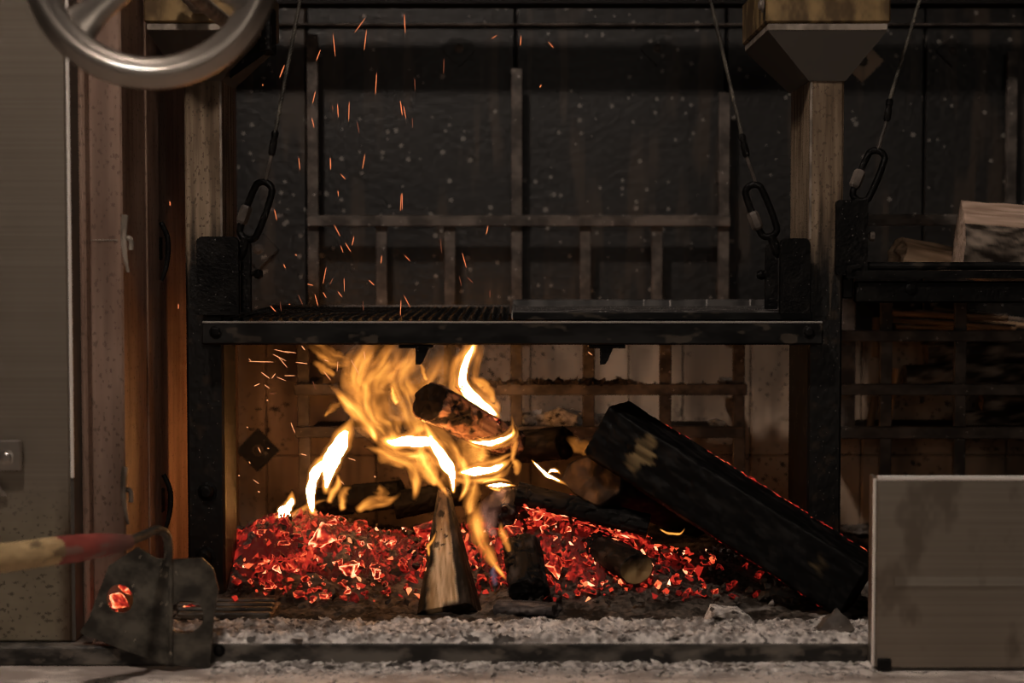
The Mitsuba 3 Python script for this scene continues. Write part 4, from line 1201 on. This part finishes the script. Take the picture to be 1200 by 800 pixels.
def tongue(fire, pts, widths, y, k, seed, sharp=1.0, streak=.6, thick=.42, blue=0., head=.12, tail=.30):
    """One tongue of fire: a hollow luminous veil round the line pts (photograph pixels at depth y), widths in pixels."""
    g = np.random.default_rng(seed)
    ys = np.broadcast_to(y, (len(pts),)) if np.ndim(y) == 0 else np.asarray(y)
    P3 = np.array([at(a, b, c) for (a, b), c in zip(pts, ys)])
    n, nc = 110, 56
    C = spline(P3, n)
    w = np.interp(np.linspace(0, 1, n), np.linspace(0, 1, len(widths)), widths) * MP(np.mean(ys)) * .5
    v = np.linspace(0, 1, n)
    w = w * (1 + .35 * (meshkit.fbm(np.stack([v * 6, v * 0 + seed, v * 0], -1), 2, seed) - .5))
    L = np.linalg.norm(np.diff(C, axis=0), axis=1).sum()
    tgt = np.gradient(C, axis=0); tgt /= np.linalg.norm(tgt, axis=1, keepdims=True)
    S = np.cross(tgt, [0, 1.0, 0]); S /= np.linalg.norm(S, axis=1, keepdims=True)
    D = np.cross(S, tgt)
    C = C + S * (w * .5 * (meshkit.fbm(np.stack([v * 5 + 9, v * 0 + seed * 3, v * 0], -1), 2, seed + 1) - .5))[:, None]
    C = C + D * (w * 1.2 * (meshkit.fbm(np.stack([v * 4 + 3, v * 0 + seed * 5, v * 0], -1), 2, seed + 2) - .5))[:, None]
    a = np.arange(nc + 1) / nc * 2 * np.pi
    ca, sa = np.cos(a), np.sin(a)
    V = C[:, None] + w[:, None, None] * (ca[None, :, None] * S[:, None] + thick * sa[None, :, None] * D[:, None])
    core = k >= 2.0
    if core: w = w * 1.4
    k = min(k, 2.3)
    c0 = .5 * (meshkit.fbm(np.stack([v * 3, v * 0 + seed * 7.3, v * 0], -1), 2, seed + 3) - .5)
    cc_, vv = np.broadcast_to(ca[None], (n, nc + 1)), np.broadcast_to(v[:, None], (n, nc + 1))
    prof = np.clip(1 - cc_ ** 2, 0, 1) ** .75 * np.exp(-((cc_ - c0[:, None]) / (.62 / sharp)) ** 2)
    side = np.where(sa[None] > 0, 0., 31.)
    lat = cc_ * w[:, None] / .010
    st = meshkit.fbm(np.stack([lat * 1.1 + seed, vv * L / .05, np.broadcast_to(side, (n, nc + 1))], -1), 3, seed + 4)
    st2 = meshkit.fbm(np.stack([lat * .35 + seed, vv * L / .035 + 4, np.broadcast_to(side, (n, nc + 1))], -1), 2, seed + 5)
    mod = (1 - streak) + streak * 2.0 * sst(.30, .74, .55 * st + .45 * st2)
    along = sst(0, head, v) * sst(0, tail, 1 - v)
    I = k * prof * mod * along[:, None]
    col = flame_color(I)
    if blue: col = col * (1 - blue) + np.stack([I * .42, I * .36, I * .55], -1) * blue
    i, j = np.meshgrid(np.arange(n - 1), np.arange(nc), indexing='ij')
    A = (i * (nc + 1) + j).ravel(); Bq = A + 1; Cq = A + nc + 1; Dq = Cq + 1
    f = np.vstack([np.stack([A, Bq, Dq], 1), np.stack([A, Dq, Cq], 1)])
    m = trimesh.Trimesh(V.reshape(-1, 3), f, process=False)
    # outward normals
    tri = m.triangles[len(f) // 4]
    nn = np.cross(tri[1] - tri[0], tri[2] - tri[0]); ctr = C[min(n - 1, int(f[len(f) // 4][0] // (nc + 1)))]
    if nn @ (tri.mean(0) - ctr) < 0: m.faces = m.faces[:, ::-1]
    uv = np.stack([np.broadcast_to(np.arange(nc + 1)[None] / nc, (n, nc + 1)), vv], -1).reshape(-1, 2)
    if core:                                                     # white-hot core of the tongue, an even glow
        sel = (v > head * .8) & (v < 1 - tail * .75)
        vs = (v[sel] - v[sel][0]) / (v[sel][-1] - v[sel][0])
        wv = w[sel] * (.40 if seed > 3 else .50) * np.sqrt(np.clip(np.sin(np.pi * (.02 + .96 * vs) ** .85), .004, 1)) * (.72 + .55 * meshkit.fbm(np.stack([vs * 7, vs * 0 + seed * 1.7, vs * 0], -1), 2, seed + 8))
        Cc = C[sel] + S[sel] * (w[sel] * c0[sel] * .75)[:, None]
        q = 20
        aa = np.arange(q + 1) / q * 2 * np.pi
        Vc = Cc[:, None] + wv[:, None, None] * (np.cos(aa)[None, :, None] * S[sel][:, None] + .45 * np.sin(aa)[None, :, None] * D[sel][:, None])
        nn_ = int(sel.sum())
        i2, j2 = np.meshgrid(np.arange(nn_ - 1), np.arange(q), indexing='ij')
        A2 = (i2 * (q + 1) + j2).ravel()
        f2_ = np.vstack([np.stack([A2, A2 + 1, A2 + q + 2], 1), np.stack([A2, A2 + q + 2, A2 + q + 1], 1)])
        mc = trimesh.Trimesh(Vc.reshape(-1, 3), f2_, process=False)
        t2 = mc.triangles[len(A2) // 2]
        if np.cross(t2[1] - t2[0], t2[2] - t2[0]) @ (t2.mean(0) - Cc[(len(A2) // 2) // q]) < 0: mc.faces = mc.faces[:, ::-1]
        uvc = np.stack([np.broadcast_to(aa[None] / (2 * np.pi), (nn_, q + 1)), np.broadcast_to(vs[:, None], (nn_, q + 1))], -1).reshape(-1, 2)
        part(fire, 'core', mc, 'flame_gas', smooth=True, label='white-hot core of the flame', uv=uvc, light={'type': 'area', 'radiance': {'type': 'rgb', 'value': CORE}, 'sampling_weight': float(np.clip(mc.area * 900, .5, 20))})
    wgt = float(np.clip(col.reshape(-1, 3).mean() * L * np.mean(w) * 900, .15, 12))
    part(fire, 'tongue', m, 'flame_gas', smooth=True, uv=uv, color=col.reshape(-1, 3), light=glow(wgt))


_veil = tongue


def tongue(fire, pts, widths, y, k, seed, *a, strands=True, **kw):
    """A tongue and, where it burns bright, the finer strands that flicker beside it."""
    _veil(fire, pts, widths, y, k, seed, *a, **kw)
    if k < 2.5 or not strands: return
    g = np.random.default_rng(seed + 500)
    pts = np.asarray(pts, float); wm = max(widths)
    for j in (-1, 1):
        off = j * wm * g.uniform(.45, .75)
        t = np.gradient(pts, axis=0); t /= np.linalg.norm(t, axis=1, keepdims=True)
        nrm = np.stack([-t[:, 1], t[:, 0]], 1)
        e = np.linspace(0, 1, len(pts))[:, None]
        q = pts + nrm * off * (np.sin(np.pi * (.12 + .88 * e)) + .35 * e) + t * wm * g.uniform(-.5, .8)
        _veil(fire, [tuple(p) for p in q], [x_ * g.uniform(.55, .85) + 1 for x_ in widths], y + .025 * j, g.uniform(.8, 1.5), seed + 500 + j, 1.0, .7)


def z3(pts, ox=270, oy=390, s=3.0): return [(ox + a / s, oy + b / s) for a, b in pts]


f1 = thing('flame', 'tall white-yellow forked flame rising from the left ember heap', 'flame')
tongue(f1, z3([(292, 640), (283, 575), (297, 505), (335, 440), (362, 405)]), [9, 13, 19, 24, 6], 2.93, 3.6, 1, .9, .35, head=.05, strands=False)
tongue(f1, z3([(338, 570), (338, 515), (352, 455), (392, 375), (418, 325), (436, 280)]), [8, 15, 31, 29, 20, 2], 2.95, 4.2, 2, .9, .35, head=.10, strands=False)
tongue(f1, z3([(345, 600), (362, 560), (380, 520), (372, 490)]), [8, 12, 10, 3], 2.97, .9, 31, .9, .5)
f2 = thing('flame', 'low small yellow flame at the far left of the ember heap', 'flame')
tongue(f2, z3([(182, 676), (190, 630), (212, 590), (216, 550)]), [10, 17, 15, 2], 2.95, 3.0, 3, .9, .35, head=.05, strands=False)
tongue(f2, z3([(200, 655), (250, 622), (300, 598), (345, 585)]), [10, 9, 7, 2], 2.96, .9, 4, .9, .5)
f3 = thing('flame', 'faint curling orange flame wisp between the forked flame and the central fire', 'flame')
tongue(f3, z3([(398, 625), (392, 585), (402, 555), (430, 540)]), [8, 14, 13, 3], 3.0, 1.2, 5, .9, .5)
tongue(f3, z3([(440, 625), (500, 600), (560, 590), (600, 560)]), [10, 18, 14, 3], 3.0, .8, 6, .8, .7)
tongue(f3, z3([(520, 590), (530, 555), (520, 530)]), [16, 20, 4], 3.02, .55, 7, .8, .6)
f4 = thing('flame', 'wide central fire with white-hot tongues under the grill, left of the lifted log', 'flame')
tongue(f4, z3([(785, 565), (782, 500), (745, 440), (705, 370), (678, 300)]), [4, 17, 25, 18, 3], 2.83, 4.6, 8, .95, .3, head=.04)
tongue(f4, z3([(525, 365), (580, 385), (640, 378), (700, 385), (750, 430), (770, 470)]), [5, 20, 22, 20, 16, 4], 2.86, 3.4, 9, .8, .35)
tongue(f4, z3([(518, 385), (492, 340), (455, 290), (410, 235), (345, 185)]), [5, 17, 20, 14, 3], 2.90, 1.9, 10, .8, .5)
tongue(f4, z3([(640, 590), (655, 520), (640, 470), (560, 430), (470, 400)]), [6, 16, 20, 16, 3], 2.92, .95, 11, .8, .6)
tongue(f4, z3([(720, 540), (708, 490), (690, 450), (640, 410)]), [8, 20, 26, 8], 2.90, 1.4, 12, .8, .5)
tongue(f4, z3([(600, 400), (520, 300), (500, 200), (540, 110), (600, 30)]), [20, 56, 60, 50, 30], 2.96, 1.05, 13, .7, .8)
tongue(f4, z3([(680, 370), (640, 270), (610, 180), (640, 90), (680, 30)]), [16, 40, 50, 44, 30], 2.98, .8, 14, .7, .8)
tongue(f4, z3([(560, 330), (480, 230), (450, 160), (480, 70), (540, 20)]), [12, 34, 40, 40, 24], 3.00, .7, 15, .7, .85)
tongue(f4, z3([(590, 250), (572, 215), (568, 180)]), [7, 10, 2], 2.93, 1.8, 16, .9, .4)
tongue(f4, z3([(760, 420), (700, 300), (700, 200), (740, 110), (760, 40)]), [12, 36, 44, 40, 26], 3.03, .42, 17, .7, .85)
tongue(f4, z3([(690, 170), (676, 130), (662, 95)]), [6, 8, 2], 2.95, .9, 32, .9, .4)
tongue(f4, z3([(430, 110), (370, 90), (310, 55), (270, 25)]), [8, 24, 22, 6], 2.98, .62, 18, .7, .85)
tongue(f4, z3([(370, 150), (330, 125), (285, 100)]), [6, 16, 5], 2.98, .5, 33, .7, .85)
tongue(f4, z3([(430, 190), (415, 160), (400, 130)]), [6, 10, 2], 2.98, .7, 34, .8, .6)
tongue(f4, z3([(330, 295), (360, 262), (400, 240)]), [3, 12, 3], 2.98, .6, 35, .8, .6)
tongue(f4, z3([(905, 480), (865, 430), (850, 350), (885, 285)]), [16, 46, 52, 20], 3.05, .55, 51, .7, .8)
tongue(f4, z3([(740, 540), (790, 470), (850, 405)]), [16, 46, 16], 3.02, .5, 52, .7, .75)
tongue(f4, z3([(620, 470), (560, 400), (520, 350)]), [14, 40, 20], 2.95, .7, 53, .75, .7)
tongue(f4, z3([(660, 400), (690, 470), (735, 540)]), [12, 34, 8], 2.90, .9, 54, .75, .6)
f5 = thing('flame', 'bright yellow flame rising behind the lifted log to the grill', 'flame')
tongue(f5, z3([(948, 305), (915, 270), (868, 238), (832, 205), (815, 160), (828, 100), (850, 55), (868, 20)]), [5, 20, 26, 24, 17, 14, 13, 8], 3.06, 4.0, 19, .9, .4, head=.08, tail=.12)
tongue(f5, z3([(820, 220), (790, 180), (800, 120), (830, 60), (838, 20)]), [8, 20, 22, 18, 12], 3.08, .75, 20, .7, .7)
tongue(f5, z3([(925, 250), (890, 180), (860, 165), (835, 155)]), [6, 14, 14, 4], 3.08, 1.1, 21, .8, .5)
f6 = thing('flame', 'yellow flames licking sideways under the lifted log', 'flame')
tongue(f6, z3([(790, 490), (850, 490), (920, 478), (970, 455), (998, 432)]), [5, 15, 17, 12, 2], 2.86, 3.0, 22, .9, .35)
tongue(f6, z3([(830, 375), (900, 388), (960, 375), (995, 345), (990, 312)]), [3, 9, 11, 9, 2], 2.88, 2.6, 23, .9, .4)
tongue(f6, z3([(985, 450), (1000, 400), (990, 340)]), [5, 10, 3], 2.92, .7, 24, .8, .6)
tongue(f6, z3([(895, 535), (950, 534), (1008, 536)]), [3, 9, 2], 2.88, 3.4, 25, .9, .2)
tongue(f6, z3([(880, 455), (885, 420), (895, 395)]), [10, 20, 4], 2.90, 1.2, 26, .8, .4)
tongue(f6, z3([(1000, 500), (1010, 470), (980, 440)]), [6, 14, 4], 2.91, .9, 36, .8, .5)
f7 = thing('flame', 'thin orange flames rising between the pale wedge and the shaggy stump', 'flame')
tongue(f7, z3([(972, 872), (945, 835), (905, 770), (880, 715), (868, 650), (885, 590)]), [4, 9, 19, 27, 26, 5], 2.74, .95, 27, .75, .55)
tongue(f7, z3([(845, 640), (840, 590), (858, 530), (862, 505)]), [10, 22, 20, 3], 2.80, 1.2, 28, .8, .5)
tongue(f7, z3([(940, 720), (915, 690), (910, 630), (945, 575), (985, 545)]), [5, 22, 26, 18, 4], 2.78, .34, 29, .7, .7, blue=.35)
tongue(f7, z3([(935, 890), (925, 850), (930, 810)]), [6, 12, 3], 2.70, .22, 37, .8, .5, blue=.9)
tongue(f7, z3([(985, 780), (970, 740), (955, 690), (950, 660)]), [4, 9, 12, 3], 2.76, .9, 38, .8, .5)
f8 = thing('flame', 'small yellow flame in front of the brown cut log end', 'flame')
zz = lambda pts: [(570 + a / 3.636, 380 + b / 3.636) for a, b in pts]
tongue(f8, zz([(1050 - 860, 575), (215, 600), (255, 640), (310, 665), (350, 690)]), [2, 5, 7, 6, 2], 2.82, 2.0, 39, .9, .3)
tongue(f8, zz([(262, 640), (285, 620), (318, 640)]), [3, 8, 2], 2.82, 2.4, 40, .9, .3)
tongue(f8, zz([(470, 560), (420, 530), (370, 500), (340, 475)]), [8, 18, 18, 6], 3.0, .55, 41, .7, .6)
f9 = thing('flame', 'tiny yellow flame flickering right of the short log butt', 'flame')
tongue(f9, [(773, 619), (784, 625), (795, 625.5), (803, 618)], [2, 4.5, 4, 1.5], 2.84, 1.6, 42, .9, .3)
f10 = thing('flame', 'small flame curling on the left edge of the pale wedge', 'flame')
tongue(f10, [(503, 652), (502, 642), (508, 630), (512, 622)], [3, 6, 5, 1.5], 2.70, 1.6, 43, .9, .4)

# ------------------------------------------------------------------ sparks
SP1 = [(574, 78, 530, 138), (437, 145, 447, 238), (580, 128, 570, 212), (741, 62, 745, 140), (1135, 150, 1113, 165), (384, 212, 366, 258), (230, 278, 210, 330), (137, 358, 138, 366), (362, 390, 350, 440), (910, 250, 908, 312, 1),
       (623, 312, 618, 400), (785, 335, 787, 385, 1), (456, 443, 460, 500), (506, 435, 504, 515), (435, 450, 437, 470, 1), (724, 430, 732, 490), (738, 452, 748, 506), (775, 503, 777, 545, 1), (346, 502, 357, 543), (540, 518, 549, 567, 1),
       (291, 673, 296, 722), (426, 673, 427, 722), (573, 658, 563, 718), (470, 742, 490, 763)]
SP2 = [(188, 165, 197, 210), (458, 85, 461, 110), (728, 98, 724, 170), (733, 98, 732, 165), (443, 232, 467, 278), (470, 320, 480, 348), (490, 308, 513, 345), (527, 280, 518, 318), (276, 356, 283, 361), (226, 397, 235, 415), (408, 412, 395, 480),
       (328, 483, 352, 488), (437, 458, 423, 485, 1), (360, 527, 373, 575), (395, 518, 408, 540), (484, 458, 486, 515), (458, 515, 476, 538), (645, 362, 641, 395), (742, 360, 765, 384), (590, 466, 612, 487), (895, 290, 900, 350, 1),
       (988, 352, 1005, 412), (1098, 235, 1090, 270), (975, 450, 985, 490, 1), (1010, 455, 1035, 478, 1), (1106, 508, 1106, 540, 1), (740, 532, 766, 582), (727, 553, 724, 615), (290, 530, 308, 570, 1), (212, 557, 216, 597, 1), (170, 575, 193, 600),
       (249, 568, 255, 570), (565, 555, 567, 595, 1)]
SP3 = [(632, 125, 629, 160), (728, 148, 746, 168), (703, 298, 697, 308)]
SP4 = [(155, 58, 205, 70), (190, 65, 230, 70), (65, 100, 150, 102), (65, 90, 75, 102), (150, 75, 195, 98), (165, 80, 200, 122), (230, 103, 270, 108), (108, 138, 138, 160), (158, 143, 145, 160), (83, 187, 103, 178), (163, 155, 195, 168),
       (190, 150, 225, 150), (120, 182, 138, 195), (137, 213, 158, 213, 1), (127, 236, 133, 237), (57, 330, 62, 333), (213, 315, 220, 335), (220, 335, 227, 350), (98, 402, 106, 420), (130, 405, 136, 407), (248, 425, 268, 430), (66, 452, 69, 459),
       (80, 515, 100, 530), (97, 556, 103, 560), (415, 440, 440, 448), (328, 135, 352, 165), (378, 100, 375, 135), (424, 95, 455, 150), (470, 65, 474, 95), (505, 503, 511, 507), (387, 520, 400, 532), (28, 500, 33, 503), (250, 45, 262, 60),
       (330, 95, 345, 100), (290, 170, 300, 200, 1), (470, 250, 476, 285, 1), (560, 440, 568, 460, 1)]
sparks = [(270 + a[0] / 3.636, a[1] / 3.636, 270 + a[2] / 3.636, a[3] / 3.636, len(a) > 4, 0) for a in SP1]
sparks += [(270 + a[0] / 3.636, 200 + a[1] / 3.636, 270 + a[2] / 3.636, 200 + a[3] / 3.636, len(a) > 4, 0) for a in SP2]
sparks += [(400 + a[0] / 3, a[1] / 3, 400 + a[2] / 3, a[3] / 3, len(a) > 4, 0) for a in SP3]
sparks += [(270 + a[0] / 3, 390 + a[1] / 3, 270 + a[2] / 3, 390 + a[3] / 3, len(a) > 4, 1) for a in SP4]
sparks += [(209, 356, 209, 362, False, 0), (199, 236, 199.5, 241, False, 0), (689, 412, 694, 416, False, 1)]
for nm, rgb in (('high', (1.0, .24, .085)), ('dim', (.22, .055, .025)), ('low', (1.15, .42, .16))):
    m = trimesh.creation.icosphere(1, 1.0)
    scene[f'spark_kind_{nm}'] = {'type': 'shapegroup', 'sliver': mikit.ply(m, 'coal_crust', smooth=True, light={'type': 'area', 'radiance': {'type': 'rgb', 'value': list(rgb)}, 'sampling_weight': .05})}
rng = np.random.default_rng(17)
for (a, b, c, d, dim, low) in sparks:
    y = rng.uniform(2.80, 2.98) if low else rng.uniform(2.66, 2.92)
    if a < 225: y = 2.6
    p, q = at(a, b, y), at(c, d, y)
    ax = q - p; L = np.linalg.norm(ax); ax = ax / L
    r = (.0007 if not dim else .00065) * rng.uniform(.85, 1.25)
    if L < .006: r *= 1.4
    R = np.eye(4); R[:3, :3] = trimesh.geometry.align_vectors([0, 0, 1], ax)[:3, :3]
    k = numbered('spark')
    scene[k] = {'type': 'instance', 'kind': {'type': 'ref', 'id': 'spark_kind_' + ('dim' if dim else 'low' if low else 'high')},
                'to_world': T().translate((.5 * (p + q)).tolist()) @ T(R) @ T().scale([r, r, max(L * .55, r * 1.2)])}
    labels[k] = {'label': 'bright orange spark flying at the upper left of the flames, below the grill' if low else ('faint dying spark drifting above the grill' if dim else 'orange-red spark flying up above the grill'),
                 'category': 'spark', 'group': 'sparks below the grill' if low else ('faint sparks above the grill' if dim else 'sparks above the grill')}
    if not dim and not low:
        mx, my = .5 * (a + c), .5 * (b + d)
        spot = ('close above the grate' if my > 320 else 'level with the back rack bar' if my > 225 else 'midway up the back wall' if my > 120 else 'near the top of the hearth')
        side_ = 'at the left jamb' if mx < 230 else 'near the left cable' if mx < 352 else 'left of the middle' if mx < 450 else 'in the middle'
        labels[k].update(label=f'orange-red spark flying {spot}, {side_}', group=f'orange-red sparks {spot}, {side_}')
    if not dim and low:
        mx, my = .5 * (a + c), .5 * (b + d)
        spot = 'just under the grill by the left post' if my < 450 and mx < 350 else 'among the flame tips under the grill' if my < 450 else 'low beside the anchor plate' if mx < 330 else 'left of the central flames'
        labels[k].update(label=f'bright orange spark {spot}', group=f'bright sparks {spot}')
    if low and dim: labels[k].update(label='faint dying spark beside the flames below the grill', group='faint sparks below the grill')

# ------------------------------------------------------------------ unseen ceiling lamp, placed to light the hearth from above
lp = thing('unseen_ceiling_lamp', 'unseen round lamp in front of the hearth, placed to light it from above', 'spotlight')
dsk = trimesh.creation.cylinder(.11, .006, sections=40)
aim = np.array([.1, 3.2, .45]) - LAMP; aim /= np.linalg.norm(aim)
disc = trimesh.creation.revolve([(0, 0), (.11, 0), (.11, -.004), (0, -.004)], sections=40)
disc.apply_transform(trimesh.geometry.align_vectors([0, 0, 1], aim)); disc.apply_translation(LAMP)
if disc.volume < 0: disc.invert()
part(lp, 'bulb', disc, 'white_paint', smooth=False, light={'type': 'area', 'radiance': {'type': 'rgb', 'value': LAMP_RADIANCE.tolist()}, 'sampling_weight': 30.0})
part(lp, 'shade', lathe([(.118, .02), (.122, .02), (.122, -.12), (.05, -.16), (0, -.16), (0, -.15), (.046, -.15), (.116, -.112)], LAMP, aim, 32), 'white_paint')
part(lp, 'stem', tube([LAMP - aim * .15, LAMP - aim * .15 + np.array([0, 0, .4])], .012, 10), 'white_paint')
